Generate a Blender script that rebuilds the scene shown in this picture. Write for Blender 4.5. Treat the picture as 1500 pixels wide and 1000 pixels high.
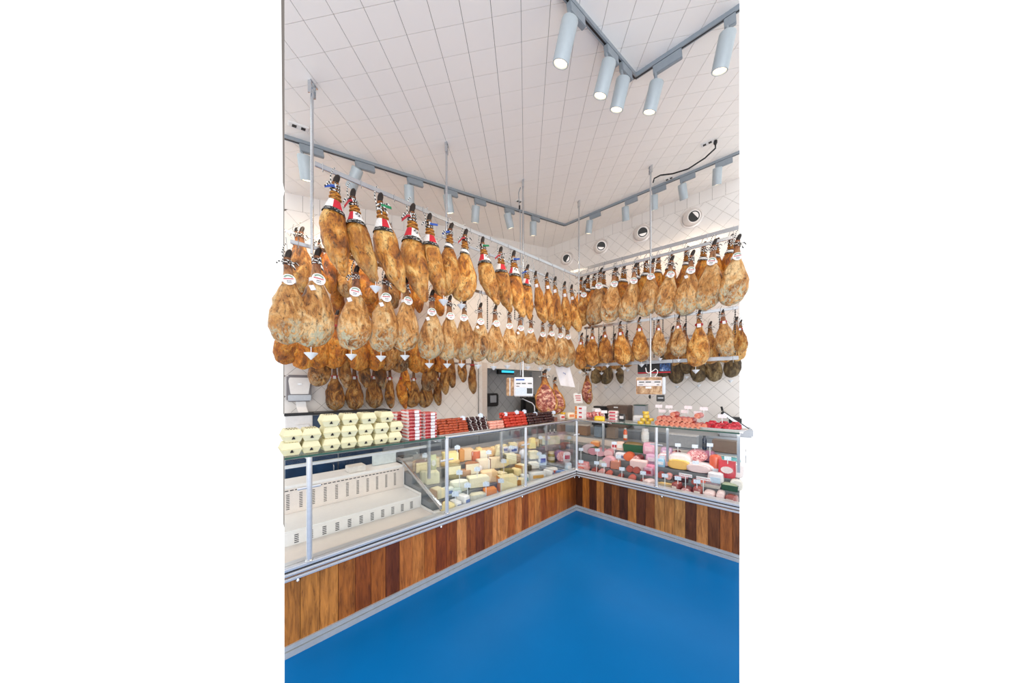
import bpy, bmesh, math, random
from mathutils import Vector, Matrix, noise

# ------------------------------------------------------------------ scene, camera, sky, exposure
for _o in list(bpy.data.objects):
    bpy.data.objects.remove(_o)
SC = bpy.context.scene
COL = SC.collection
F, CX, CY, EYE = 440.0, 750.0, 568.0, 1.62        # focal length and principal point in pixels, eye height in metres

cam_d = bpy.data.cameras.new('camera')
cam_d.sensor_width = 36.0
cam_d.lens = F / 1500 * 36.0
cam_d.shift_y = (CY - 500) / 1500
cam_d.clip_start = 0.05
cam = bpy.data.objects.new('camera', cam_d)
cam.location = (0, 0, EYE)
cam.rotation_euler = (math.pi / 2, 0, 0)
COL.objects.link(cam)
SC.camera = cam

SC.view_settings.view_transform = 'Standard'
SC.view_settings.look = 'None'
SC.view_settings.gamma = 1.0
SC.view_settings.use_curve_mapping = False
SC.cycles.max_bounces = 14
SC.cycles.diffuse_bounces = 8
SC.cycles.transparent_max_bounces = 24
SC.view_settings.exposure = 0.22

W = bpy.data.worlds.new('world')
SC.world = W
W.use_nodes = True
_bg = W.node_tree.nodes['Background']
_bg.inputs[0].default_value = (1.0, 1.0, 1.0, 1)    # even overcast daylight through the open shop front
_bg.inputs[1].default_value = 1.08

CASE_W = 4.0           # added fill tube in each filled counter
SPOT_W = 26.0           # each track lamp
DAY_W = 110.0           # added fill light behind the viewer


def area_light(name, loc, rot, sx, sy, power, col):
    d = bpy.data.lights.new(name, 'AREA')
    d.shape = 'RECTANGLE'
    d.size, d.size_y, d.energy, d.color = sx, sy, power, col
    o = bpy.data.objects.new(name, d)
    o.location, o.rotation_euler = loc, rot
    COL.objects.link(o)
    return o


area_light('shop_window_daylight', (0.3, -2.4, 1.9), (math.radians(84), 0, 0), 5.0, 2.6, DAY_W, (1.0, 0.98, 0.96))  # unseen area light, added to shape the hams from the front


# ------------------------------------------------------------------ measuring
def ray(px, py):
    return Vector(((px - CX) / F, 1.0, (CY - py) / F))


CN = Vector((-0.13638236, -0.09564524, 0.98602832))     # the shop's ceiling slopes
CD = 2.272188203163284


def on_ceiling(px, py):
    r = ray(px, py)
    p = r * (CD / CN.dot(r))
    return Vector((p.x, p.y, p.z + EYE))


def ceiling_z(x, y):
    return EYE + (CD - CN.x * x - CN.y * y) / CN.z


class Frame:
    """a vertical plan line: local x runs rightwards along it, local y away from the viewer"""
    def __init__(s, p, q):
        s.o = Vector((p[0], p[1]))
        d = Vector((q[0] - p[0], q[1] - p[1]))
        s.x = d.normalized()
        s.y = Vector((-s.x.y, s.x.x))
        s.rot = math.atan2(s.x.y, s.x.x)
        s.M = Matrix.Translation((s.o.x, s.o.y, 0)) @ Matrix.Rotation(s.rot, 4, 'Z')

    def xz(s, px, py, off=0.0):
        r = ray(px, py)
        t = (off + s.y.dot(s.o)) / s.y.dot(r.xy)
        p = r * t
        return (p.xy - s.o).dot(s.x), p.z + EYE, p.y

    def w(s, x, y, z=0.0):
        return s.M @ Vector((x, y, z))

    def at(s, px, py, off):
        x, z, _ = s.xz(px, py, off)
        return s.w(x, off, z)


G = Vector((0.851, 4.004))                                  # inner corner of the two counters
_dl = Vector((1.008, 1)).normalized()
_dr = Vector((1.05, -1)).normalized()
FL = Frame(G, G + _dl)
FR = Frame(G, G + _dr)
_C, _L, _R = on_ceiling(802, 363), on_ceiling(417, 281), on_ceiling(1082.7, 260)
WL = Frame(_C, _C + (_C - _L))                               # walls: origin in the room corner
WR = Frame(_C, _C + (_R - _C))
_a, _b = on_ceiling(456, 122), on_ceiling(848, 293)
RL = Frame(_b, _b + (_b - _a))                               # ham racks
RR = Frame((0.993, 4.70), (2.585, 3.41))
EDGE = 0.7577                                                # tan of half the photographed field: the model ends there

# ------------------------------------------------------------------ mesh building
class MB:
    def __init__(s):
        s.v, s.f, s.m = [], [], []

    def add(s, vs, fs, m=0):
        n = len(s.v)
        s.v += [Vector(q) for q in vs]
        s.f += [tuple(i + n for i in f) for f in fs]
        s.m += [m] * len(fs)
        return s

    def box(s, x0, x1, y0, y1, z0, z1, m=0, T=None):
        vs = [Vector((x, y, z)) for z in (z0, z1) for y in (y0, y1) for x in (x0, x1)]
        if T is not None:
            vs = [T @ q for q in vs]
        return s.add(vs, [(0, 2, 3, 1), (4, 5, 7, 6), (0, 1, 5, 4), (2, 6, 7, 3), (0, 4, 6, 2), (1, 3, 7, 5)], m)

    def cbox(s, c, d, m=0, T=None):
        return s.box(c[0] - d[0] / 2, c[0] + d[0] / 2, c[1] - d[1] / 2, c[1] + d[1] / 2, c[2] - d[2] / 2, c[2] + d[2] / 2, m, T)

    def prism(s, poly, z0, z1, m=0, T=None):
        n = len(poly)
        vs = [Vector((p[0], p[1], z0)) for p in poly] + [Vector((p[0], p[1], z1)) for p in poly]
        if T is not None:
            vs = [T @ q for q in vs]
        fs = [tuple(range(n - 1, -1, -1)), tuple(range(n, 2 * n))]
        fs += [(i, (i + 1) % n, n + (i + 1) % n, n + i) for i in range(n)]
        return s.add(vs, fs, m)

    def lathe(s, prof, seg=16, m=0, T=None):
        vs, fs = [], []
        n = len(prof)
        for r, z in prof:
            for k in range(seg):
                a = 2 * math.pi * k / seg
                q = Vector((r * math.cos(a), r * math.sin(a), z))
                vs.append(T @ q if T is not None else q)
        for i in range(n - 1):
            for k in range(seg):
                k2 = (k + 1) % seg
                fs.append((i * seg + k, i * seg + k2, (i + 1) * seg + k2, (i + 1) * seg + k))
        fs.append(tuple(range(seg - 1, -1, -1)))
        fs.append(tuple((n - 1) * seg + k for k in range(seg)))
        return s.add(vs, fs, m)

    def tube(s, pts, r, seg=8, m=0):
        pts = [Vector(p) for p in pts]
        rs = r if isinstance(r, (list, tuple)) else [r] * len(pts)
        vs, fs = [], []
        prev = None
        for i, p in enumerate(pts):
            d = (pts[min(i + 1, len(pts) - 1)] - pts[max(i - 1, 0)]).normalized()
            if prev is None:
                up = Vector((0, 0, 1)) if abs(d.z) < 0.9 else Vector((1, 0, 0))
                u = d.cross(up).normalized()
            else:
                u = (prev - d * prev.dot(d)).normalized()
            prev = u
            w = d.cross(u)
            for k in range(seg):
                a = 2 * math.pi * k / seg
                vs.append(p + (u * math.cos(a) + w * math.sin(a)) * rs[i])
        for i in range(len(pts) - 1):
            for k in range(seg):
                k2 = (k + 1) % seg
                fs.append((i * seg + k, i * seg + k2, (i + 1) * seg + k2, (i + 1) * seg + k))
        fs.append(tuple(range(seg - 1, -1, -1)))
        fs.append(tuple((len(pts) - 1) * seg + k for k in range(seg)))
        return s.add(vs, fs, m)

    def rings(s, rings, m=0):
        """rings: list of equally long vertex loops"""
        n = len(rings[0])
        vs = [q for r in rings for q in r]
        fs = []
        for i in range(len(rings) - 1):
            for k in range(n):
                k2 = (k + 1) % n
                fs.append((i * n + k, i * n + k2, (i + 1) * n + k2, (i + 1) * n + k))
        fs.append(tuple(range(n - 1, -1, -1)))
        fs.append(tuple((len(rings) - 1) * n + k for k in range(n)))
        return s.add(vs, fs, m)

    def mesh(s, name, mats, smooth=False, bevel=0.0, clip=None):
        me = bpy.data.meshes.new(name)
        me.from_pydata([tuple(q) for q in s.v], [], s.f)
        for m in (mats if isinstance(mats, (list, tuple)) else [mats]):
            me.materials.append(m)
        me.polygons.foreach_set('material_index', s.m)
        bm = bmesh.new()
        bm.from_mesh(me)
        bmesh.ops.recalc_face_normals(bm, faces=bm.faces[:])
        if bevel:
            bmesh.ops.bevel(bm, geom=bm.edges[:], offset=bevel, segments=2, affect='EDGES', clamp_overlap=True)
        if clip is not None:
            for sx in (1, -1):                      # the modelled part of the shop ends at its two section planes
                inv = clip.inverted()
                n = (inv.to_3x3() @ Vector((sx, EDGE, 0))).normalized()
                co = inv @ Vector((0, 0, 0))
                res = bmesh.ops.bisect_plane(bm, geom=bm.verts[:] + bm.edges[:] + bm.faces[:], plane_co=co, plane_no=n, clear_inner=True, dist=1e-5)
                cut = [e for e in res['geom_cut'] if isinstance(e, bmesh.types.BMEdge)]
                if cut:
                    bmesh.ops.edgenet_fill(bm, edges=cut)
        bm.to_mesh(me)
        bm.free()
        if smooth:
            me.shade_smooth()
            me.set_sharp_from_angle(angle=0.7)
        me.update()
        return me


def link(name, me, parent=None, loc=None, rot=None, color=None):
    o = bpy.data.objects.new(name, me)
    if parent is not None:
        o.parent = parent
    if loc is not None:
        o.location = loc
    if rot is not None:
        o.rotation_euler = rot
    if color is not None:
        o.color = (*color, 1)
    COL.objects.link(o)
    return o


def thing(name, label, cat, loc=(0, 0, 0), rot=0.0, group=None, scale=1.0, me=None):
    o = bpy.data.objects.new(name, me)
    o.location = loc
    o.rotation_euler = rot if isinstance(rot, tuple) else (0, 0, rot)
    o.scale = (scale,) * 3
    o['label'] = label
    o['category'] = cat
    if group:
        o['group'] = group
    if me is None:
        o.empty_display_size = 0.1
    COL.objects.link(o)
    return o


def struct(name, me, parent=None):
    o = link(name, me, parent)
    if parent is None:
        o['kind'] = 'structure'
    return o


ORD = ['first', 'second', 'third', 'fourth', 'fifth', 'sixth', 'seventh', 'eighth', 'ninth', 'tenth', 'eleventh', 'twelfth',
       'thirteenth', 'fourteenth', 'fifteenth', 'sixteenth', 'seventeenth', 'eighteenth', 'nineteenth', 'twentieth']

# ------------------------------------------------------------------ materials
def lin(c):
    return tuple(((x / 255) / 12.92 if x / 255 <= 0.04045 else ((x / 255 + 0.055) / 1.055) ** 2.4) for x in c)


class NT:
    def __init__(s, name):
        s.mat = bpy.data.materials.new(name)
        s.mat.use_nodes = True
        s.t = s.mat.node_tree
        s.b = s.t.nodes['Principled BSDF']

    def n(s, kind, **kw):
        x = s.t.nodes.new(kind)
        for k, v in kw.items():
            if k.startswith('i_'):
                key = k[2:]
                x.inputs[int(key) if key.isdigit() else key].default_value = v
            else:
                setattr(x, k, v)
        return x

    def l(s, a, ai, b, bi):
        s.t.links.new(a.outputs[ai], b.inputs[bi])

    def coord(s, scale=(1, 1, 1)):
        tc = s.n('ShaderNodeTexCoord')
        mp = s.n('ShaderNodeMapping')
        mp.inputs['Scale'].default_value = scale
        s.l(tc, 'Object', mp, 'Vector')
        return mp

    def noise(s, vec, scale, detail=4, rough=0.55, dist=0.0):
        x = s.n('ShaderNodeTexNoise')
        x.inputs['Scale'].default_value = scale
        x.inputs['Detail'].default_value = detail
        x.inputs['Roughness'].default_value = rough
        x.inputs['Distortion'].default_value = dist
        s.l(vec, 0, x, 'Vector')
        return x

    def ramp(s, src, out, stops):
        r = s.n('ShaderNodeValToRGB')
        e = r.color_ramp.elements
        while len(e) < len(stops):
            e.new(0.5)
        for k, (p, c) in enumerate(stops):
            e[k].position = p
            e[k].color = (*c, 1) if len(c) == 3 else c
        s.l(src, out, r, 0)
        return r

    def mix(s, fac, a, b, blend='MIX'):
        m = s.n('ShaderNodeMix', data_type='RGBA', blend_type=blend)
        for idx, val in ((0, fac), (6, a), (7, b)):
            if isinstance(val, tuple) and len(val) == 2 and not isinstance(val[0], (int, float)):
                s.l(val[0], val[1], m, idx)
            elif isinstance(val, (int, float)):
                m.inputs[idx].default_value = val
            else:
                m.inputs[idx].default_value = (*val, 1)
        return m

    def bump(s, src, out, strength=0.3, dist=0.01):
        b = s.n('ShaderNodeBump')
        b.inputs['Strength'].default_value = strength
        b.inputs['Distance'].default_value = dist
        s.l(src, out, b, 'Height')
        s.l(b, 0, s.b, 'Normal')


def plain(name, rgb, rough=0.5, metal=0.0, var=0.10, scale=30.0, bump=0.0, spec=0.5, alpha=None, stretch=(1, 1, 1)):
    c = lin(rgb)
    k = NT(name)
    co = k.coord(stretch)
    nz = k.noise(co, scale)
    r = k.ramp(nz, 0, [(0.3, tuple(x * (1 - var) for x in c)), (0.7, tuple(min(1, x * (1 + var)) for x in c))])
    k.l(r, 0, k.b, 'Base Color')
    k.b.inputs['Roughness'].default_value = rough
    k.b.inputs['Metallic'].default_value = metal
    k.b.inputs['Specular IOR Level'].default_value = spec
    if bump:
        k.bump(nz, 0, bump, 0.004)
    return k.mat


def tinted(name, rough=0.5, var=0.15, scale=25.0, bump=0.1, spec=0.5):
    """takes the object's own colour"""
    k = NT(name)
    co = k.coord()
    oi = k.n('ShaderNodeObjectInfo')
    nz = k.noise(co, scale)
    r = k.ramp(nz, 0, [(0.3, (1 - var,) * 3), (0.7, (1, 1, 1))])
    m = k.mix(1.0, (oi, 'Color'), (r, 0), 'MULTIPLY')
    k.l(m, 2, k.b, 'Base Color')
    k.b.inputs['Roughness'].default_value = rough
    k.b.inputs['Specular IOR Level'].default_value = spec
    if bump:
        k.bump(nz, 0, bump, 0.004)
    return k.mat


def glass(name, tint=(0.985, 0.995, 0.992), refl=0.3):
    k = NT(name)
    t = k.t
    tr = k.n('ShaderNodeBsdfTransparent')
    tr.inputs[0].default_value = (*tint, 1)
    gl = k.n('ShaderNodeBsdfGlossy')
    gl.inputs['Roughness'].default_value = 0.02
    fr = k.n('ShaderNodeFresnel')
    fr.inputs[0].default_value = 1.45
    mu = k.n('ShaderNodeMath', operation='MULTIPLY')
    mu.inputs[1].default_value = refl
    k.l(fr, 0, mu, 0)
    ms = k.n('ShaderNodeMixShader')
    k.l(mu, 0, ms, 0)
    k.l(tr, 0, ms, 1)
    k.l(gl, 0, ms, 2)
    k.l(ms, 0, t.nodes['Material Output'], 'Surface')
    return k.mat


def ham_material(name, dark, mid, light, pale, shank, mould, mould_amt, contrast=1.0):
    dark, mid, light, pale, shank, mould = (lin(c) for c in (dark, mid, light, pale, shank, mould))
    k = NT(name)
    oi = k.n('ShaderNodeObjectInfo')
    tc = k.n('ShaderNodeTexCoord')
    sh = k.n('ShaderNodeVectorMath', operation='SCALE')
    comb = k.n('ShaderNodeCombineXYZ')
    for q in range(3):
        k.l(oi, 'Random', comb, q)
    k.l(comb, 0, sh, 0)
    sh.inputs['Scale'].default_value = 37.0
    ad = k.n('ShaderNodeVectorMath', operation='ADD')
    k.l(tc, 'Object', ad, 0)
    k.l(sh, 0, ad, 1)
    mp = k.n('ShaderNodeMapping')
    mp.inputs['Scale'].default_value = (1.0, 1.0, 0.55)
    k.l(ad, 0, mp, 0)
    big = k.noise(mp, 6.5, 6, 0.62, 1.3)
    base = k.ramp(big, 0, [(0.30, dark), (0.41, mid), (0.51, light), (0.64, pale)])
    fine = k.noise(mp, 42.0, 5, 0.7, 0.6)
    fr = k.ramp(fine, 0, [(0.34, tuple(x * 0.3 for x in dark)), (0.44, (0.9, 0.86, 0.8)), (0.50, (1.05, 1.05, 1.05)), (0.66, (1.35, 1.35, 1.32))])
    m1 = k.mix(0.82 * contrast, (base, 0), (fr, 0), 'MULTIPLY')
    # grey-green bloom low on the face
    sep = k.n('ShaderNodeSeparateXYZ')
    k.l(tc, 'Object', sep, 0)
    warp = k.noise(mp, 6.0, 4, 0.6, 1.5)
    wm = k.n('ShaderNodeMath', operation='MULTIPLY_ADD')
    k.l(warp, 0, wm, 0)
    wm.inputs[1].default_value = 0.45
    k.l(sep, 'Z', wm, 2)
    zr = k.ramp(wm, 0, [(0.0, (0, 0, 0)), (1.0, (0, 0, 0))])
    mr = k.n('ShaderNodeMapRange')
    mr.inputs['From Min'].default_value = -0.36
    mr.inputs['From Max'].default_value = -0.46
    k.l(wm, 0, mr, 0)
    veins = k.noise(mp, 18.0, 6, 0.7, 2.0)
    vr = k.ramp(veins, 0, [(0.47, (0, 0, 0)), (0.56, (1, 1, 1))])
    mm = k.n('ShaderNodeMath', operation='MULTIPLY')
    k.l(mr, 0, mm, 0)
    k.l(vr, 0, mm, 1)
    m3 = k.n('ShaderNodeMath', operation='MULTIPLY')
    k.l(mm, 0, m3, 0)
    m3.inputs[1].default_value = mould_amt
    mix2 = k.mix((m3, 0), (m1, 2), mould)
    # reddish shank near the top
    ms = k.n('ShaderNodeMapRange')
    ms.inputs['From Min'].default_value = -0.30
    ms.inputs['From Max'].default_value = -0.16
    k.l(sep, 'Z', ms, 0)
    ms2 = k.n('ShaderNodeMath', operation='MULTIPLY')
    k.l(ms, 0, ms2, 0)
    ms2.inputs[1].default_value = 0.75
    shn = k.ramp(fine, 0, [(0.35, tuple(x * 0.3 for x in shank)), (0.6, shank)])
    mix3 = k.mix((ms2, 0), (mix2, 2), (shn, 0))
    hv = k.n('ShaderNodeHueSaturation')
    va = k.n('ShaderNodeMapRange')
    va.inputs['To Min'].default_value = 0.82
    va.inputs['To Max'].default_value = 1.15
    k.l(oi, 'Random', va, 0)
    k.l(va, 0, hv, 'Value')
    k.l(mix3, 2, hv, 'Color')
    k.l(hv, 0, k.b, 'Base Color')
    k.b.inputs['Roughness'].default_value = 0.36
    k.b.inputs['Specular IOR Level'].default_value = 0.6
    mxb = k.n('ShaderNodeMath', operation='ADD')
    k.l(big, 0, mxb, 0)
    fs = k.n('ShaderNodeMath', operation='MULTIPLY')
    k.l(fine, 0, fs, 0)
    fs.inputs[1].default_value = 0.4
    k.l(fs, 0, mxb, 1)
    k.bump(mxb, 0, 0.9, 0.05)
    return k.mat


def wood_material():
    k = NT('plank_wood')
    oi = k.n('ShaderNodeObjectInfo')
    tc = k.n('ShaderNodeTexCoord')
    comb = k.n('ShaderNodeCombineXYZ')
    for q in range(3):
        k.l(oi, 'Random', comb, q)
    sc = k.n('ShaderNodeVectorMath', operation='SCALE')
    sc.inputs['Scale'].default_value = 50.0
    k.l(comb, 0, sc, 0)
    ad = k.n('ShaderNodeVectorMath', operation='ADD')
    k.l(tc, 'Object', ad, 0)
    k.l(sc, 0, ad, 1)
    mp = k.n('ShaderNodeMapping')
    mp.inputs['Scale'].default_value = (1.0, 1.0, 0.12)
    k.l(ad, 0, mp, 0)
    g = k.noise(mp, 55.0, 5, 0.65, 0.8)
    r = k.ramp(g, 0, [(0.3, (0.42, 0.38, 0.34)), (0.5, (0.85, 0.83, 0.8)), (0.72, (1.15, 1.15, 1.12))])
    g2 = k.noise(mp, 14.0, 3, 0.5, 1.5)
    r2 = k.ramp(g2, 0, [(0.35, (0.72, 0.7, 0.68)), (0.65, (1.1, 1.1, 1.1))])
    m = k.mix(1.0, (oi, 'Color'), (r, 0), 'MULTIPLY')
    m2 = k.mix(1.0, (m, 2), (r2, 0), 'MULTIPLY')
    k.l(m2, 2, k.b, 'Base Color')
    k.b.inputs['Roughness'].default_value = 0.38
    k.b.inputs['Specular IOR Level'].default_value = 0.4
    k.bump(g, 0, 0.12, 0.003)
    return k.mat


def cord_material():
    k = NT('striped_cord')
    co = k.coord()
    w = k.n('ShaderNodeTexWave', wave_type='BANDS', bands_direction='DIAGONAL')
    w.inputs['Scale'].default_value = 22.0
    k.l(co, 0, w, 0)
    r = k.ramp(w, 0, [(0.45, lin((18, 18, 22))), (0.55, lin((238, 236, 230)))])
    k.l(r, 0, k.b, 'Base Color')
    k.b.inputs['Roughness'].default_value = 0.7
    return k.mat


def print_material(name, paper, ink, scale=60.0, amt=0.5):
    """small print: broken lines of ink on card"""
    k = NT(name)
    co = k.coord((1, 1, 1))
    w = k.n('ShaderNodeTexWave', wave_type='BANDS', bands_direction='Z')
    w.inputs['Scale'].default_value = scale
    w.inputs['Distortion'].default_value = 0.6
    k.l(co, 0, w, 0)
    n = k.noise(co, scale * 3.2, 2)
    a = k.ramp(w, 0, [(0.6, (0, 0, 0)), (0.72, (1, 1, 1))])
    b = k.ramp(n, 0, [(0.46, (0, 0, 0)), (0.52, (1, 1, 1))])
    mu = k.n('ShaderNodeMath', operation='MULTIPLY')
    k.l(a, 0, mu, 0)
    k.l(b, 0, mu, 1)
    m2 = k.n('ShaderNodeMath', operation='MULTIPLY')
    k.l(mu, 0, m2, 0)
    m2.inputs[1].default_value = amt
    m = k.mix((m2, 0), lin(paper), lin(ink))
    k.l(m, 2, k.b, 'Base Color')
    k.b.inputs['Roughness'].default_value = 0.6
    return k.mat


def emit(name, col, strength):
    k = NT(name)
    k.b.inputs['Base Color'].default_value = (*col, 1)
    k.b.inputs['Emission Color'].default_value = (*col, 1)
    k.b.inputs['Emission Strength'].default_value = strength
    return k.mat


def marbled(name, a, b, c, scale=40, rough=0.45):
    k = NT(name)
    co = k.coord()
    n = k.noise(co, scale, 5, 0.65, 0.6)
    r = k.ramp(n, 0, [(0.35, lin(a)), (0.5, lin(b)), (0.66, lin(c))])
    k.l(r, 0, k.b, 'Base Color')
    k.b.inputs['Roughness'].default_value = rough
    k.bump(n, 0, 0.25, 0.004)
    return k.mat


M = {}
M['ceil_tile'] = plain('ceiling_tile_glaze', (246, 240, 234), 0.45, var=0.02, scale=2)
M['wall_tile'] = plain('wall_tile_glaze', (236, 232, 228), 0.3, var=0.02, scale=3)
M['niche_tile'] = plain('niche_tile_glaze', (170, 172, 174), 0.35, var=0.02, scale=3)
M['grout'] = plain('tile_grout', (112, 104, 98), 0.9, var=0.08)
M['floor'] = plain('blue_floor_resin', (0, 103, 170), 0.32, var=0.05, scale=1.5, spec=0.08)
M['wood'] = wood_material()
M['steel'] = plain('brushed_steel', (205, 208, 212), 0.26, 1.0, var=0.06, scale=80, stretch=(0.05, 1, 1))
M['ledge'] = plain('ledge_steel', (214, 216, 220), 0.32, 0.55, var=0.05, scale=60, stretch=(0.05, 1, 1))
M['steel_dull'] = plain('satin_steel', (176, 180, 186), 0.42, 0.9, var=0.05, scale=40)
M['kick'] = plain('grey_kick_metal', (176, 182, 188), 0.42, 0.3, var=0.06, scale=20)
M['white_panel'] = plain('white_enamel', (226, 224, 222), 0.35, var=0.03)
M['beige_panel'] = plain('warm_white_enamel', (220, 210, 202), 0.4, var=0.03)
M['slot'] = plain('slot_shadow_gap', (30, 28, 28), 0.8)
M['grey_paint'] = plain('lamp_grey_paint', (176, 186, 191), 0.42, 0.1, var=0.03)
M['track'] = plain('track_grey', (146, 155, 163), 0.42, 0.3, var=0.04)
M['dark'] = plain('black_plastic', (24, 24, 27), 0.4, var=0.1)
M['navy'] = plain('dark_blue_glass', (34, 56, 84), 0.15, var=0.3, scale=8)
M['glass'] = glass('clear_glass')
M['glass_edge'] = plain('green_glass_edge', (38, 82, 70), 0.2, var=0.1)
M['glass_shelf'] = glass('shelf_glass', (0.90, 0.96, 0.93), 0.8)
M['tube_glow'] = emit('tube_glow', (1.0, 0.97, 0.92), 0.9)
M['bulb'] = emit('lamp_glow', (1.0, 0.80, 0.55), 2.2)
M['ham_gold'] = ham_material('golden_ham_rind', (62, 32, 8), (156, 90, 24), (202, 134, 50), (234, 190, 116), (146, 78, 36), (206, 180, 128), 0.35)
M['ham_pale'] = ham_material('pale_ham_rind', (80, 46, 18), (166, 108, 48), (200, 146, 82), (228, 194, 142), (154, 92, 68), (190, 186, 158), 1.0, 1.0)
M['ham_orange'] = ham_material('orange_ham_rind', (60, 28, 4), (170, 90, 10), (210, 128, 26), (234, 172, 76), (150, 80, 30), (160, 110, 50), 0.4)
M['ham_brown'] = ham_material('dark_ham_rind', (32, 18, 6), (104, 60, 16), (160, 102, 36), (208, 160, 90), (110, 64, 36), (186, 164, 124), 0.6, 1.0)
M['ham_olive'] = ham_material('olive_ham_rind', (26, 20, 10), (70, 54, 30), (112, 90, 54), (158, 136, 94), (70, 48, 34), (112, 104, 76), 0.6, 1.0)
M['hoof'] = plain('dark_hoof', (38, 26, 20), 0.5, var=0.3)
M['cord'] = cord_material()
M['collar_white'] = print_material('collar_paper', (242, 240, 238), (40, 40, 44), 30, 0.25)
M['collar_red'] = plain('collar_red_print', (205, 34, 52), 0.5, var=0.05)
M['collar_black'] = print_material('collar_black_print', (26, 24, 24), (230, 226, 220), 20, 0.7)
M['string_mesh'] = marbled('golden_string', (120, 100, 40), (196, 120, 44), (220, 170, 60), 60)
M['paper'] = plain('white_paper', (240, 240, 240), 0.6, var=0.02)
M['paper_tag'] = print_material('printed_white_tag', (238, 238, 240), (90, 90, 100), 90, 0.6)
M['green_ink'] = plain('green_print', (110, 150, 118), 0.6)
M['red_ink'] = plain('red_print', (196, 60, 70), 0.6)
M['black_ink'] = plain('black_print', (60, 58, 64), 0.6)
M['ribbon_blue'] = plain('blue_ribbon', (44, 84, 170), 0.5)
M['ribbon_red'] = plain('red_ribbon', (170, 34, 44), 0.5)
M['ribbon_green'] = plain('green_ribbon', (16, 128, 78), 0.5)
M['cone'] = plain('white_drip_paper', (226, 232, 238), 0.5, var=0.02)
M['egg'] = plain('pale_yellow_pulp', (226, 220, 182), 0.8, var=0.04, scale=60, bump=0.15)
M['egg_lid'] = plain('straw_pulp', (240, 208, 136), 0.8, var=0.04, scale=60, bump=0.15)
M['price'] = print_material('price_card', (226, 238, 250), (60, 74, 120), 110, 0.75)
M['price_red'] = print_material('price_card_red', (240, 240, 244), (220, 60, 70), 60, 0.4)
M['stick'] = plain('clear_stick', (226, 230, 232), 0.3)
M['tint'] = tinted('food_surface', 0.42, 0.18, 40, 0.15)
M['tint_soft'] = tinted('food_paste', 0.55, 0.10, 60, 0.1)
M['tint_gloss'] = tinted('food_film', 0.18, 0.12, 30, 0.25, 0.7)
M['meat_slices'] = marbled('sliced_meat', (150, 34, 40), (206, 90, 84), (238, 196, 186), 30)
M['cut_ham'] = marbled('cut_ham_face', (86, 26, 22), (170, 86, 72), (236, 200, 170), 22)
M['mosaic'] = marbled('mosaic_sausage', (150, 56, 66), (214, 140, 142), (244, 226, 220), 50)
M['brown_board'] = plain('brown_carton', (122, 92, 70), 0.6, var=0.08)
M['cloth'] = plain('white_cloth', (236, 234, 238), 0.8, var=0.03)
M['machine'] = plain('brown_grey_machine', (112, 92, 80), 0.4, 0.3, var=0.08)
M['wood_face'] = marbled('scale_brown_front', (120, 78, 44), (178, 138, 98), (214, 186, 150), 18)
M['scale_panel'] = plain('scale_panel', (226, 222, 224), 0.4)
M['lcd'] = plain('scale_display', (52, 54, 52), 0.25)
M['teal'] = plain('teal_plastic', (40, 150, 160), 0.35)
M['step_grey'] = plain('step_grey_steel', (128, 132, 136), 0.4, 0.3, var=0.05)  # shade in the gaps between goods, put into the step colour
M['plastic_grey'] = plain('grey_plastic', (120, 116, 120), 0.35, var=0.04)
M['spk'] = plain('nozzle_white_metal', (236, 230, 226), 0.3, 0.25, var=0.02)
M['mirror_dark'] = plain('nozzle_throat', (16, 14, 14), 0.4)

random.seed(7)

# ------------------------------------------------------------------ the shell: floor, tiled ceiling, tiled walls
def clip_poly(poly, planes):
    for (nx, ny, c) in planes:
        out = []
        for i in range(len(poly)):
            a, b = poly[i], poly[(i + 1) % len(poly)]
            da, db = nx * a[0] + ny * a[1] - c, nx * b[0] + ny * b[1] - c
            if da >= 0:
                out.append(a)
            if (da >= 0) != (db >= 0):
                t = da / (da - db)
                out.append((a[0] + (b[0] - a[0]) * t, a[1] + (b[1] - a[1]) * t))
        poly = out
        if len(poly) < 3:
            return []
    return poly


def area(p):
    return 0.5 * abs(sum(p[i][0] * p[(i + 1) % len(p)][1] - p[(i + 1) % len(p)][0] * p[i][1] for i in range(len(p))))


def halfplanes(poly):
    out = []
    s = sum(poly[i][0] * poly[(i + 1) % len(poly)][1] - poly[(i + 1) % len(poly)][0] * poly[i][1] for i in range(len(poly)))
    for i in range(len(poly)):
        a, b = poly[i], poly[(i + 1) % len(poly)]
        nx, ny = -(b[1] - a[1]), b[0] - a[0]
        if s < 0:
            nx, ny = -nx, -ny
        out.append((nx, ny, nx * a[0] + ny * a[1]))
    return out


YC = 1.4
_xl = EDGE * YC
SIDE = 3.2
plan = [(-SIDE, -2.4), (SIDE, -2.4), (SIDE, YC), (_xl, YC), (_R.x, _R.y), (_C.x, _C.y), (_L.x, _L.y), (-_xl, YC), (-SIDE, YC)]
struct('floor', MB().prism(plan, -0.1, 0.0).mesh('floor', M['floor']))

XZ = Matrix(((1, 0, 0, 0), (0, 0, 1, 0), (0, 1, 0, 0), (0, 0, 0, 1)))


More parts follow.
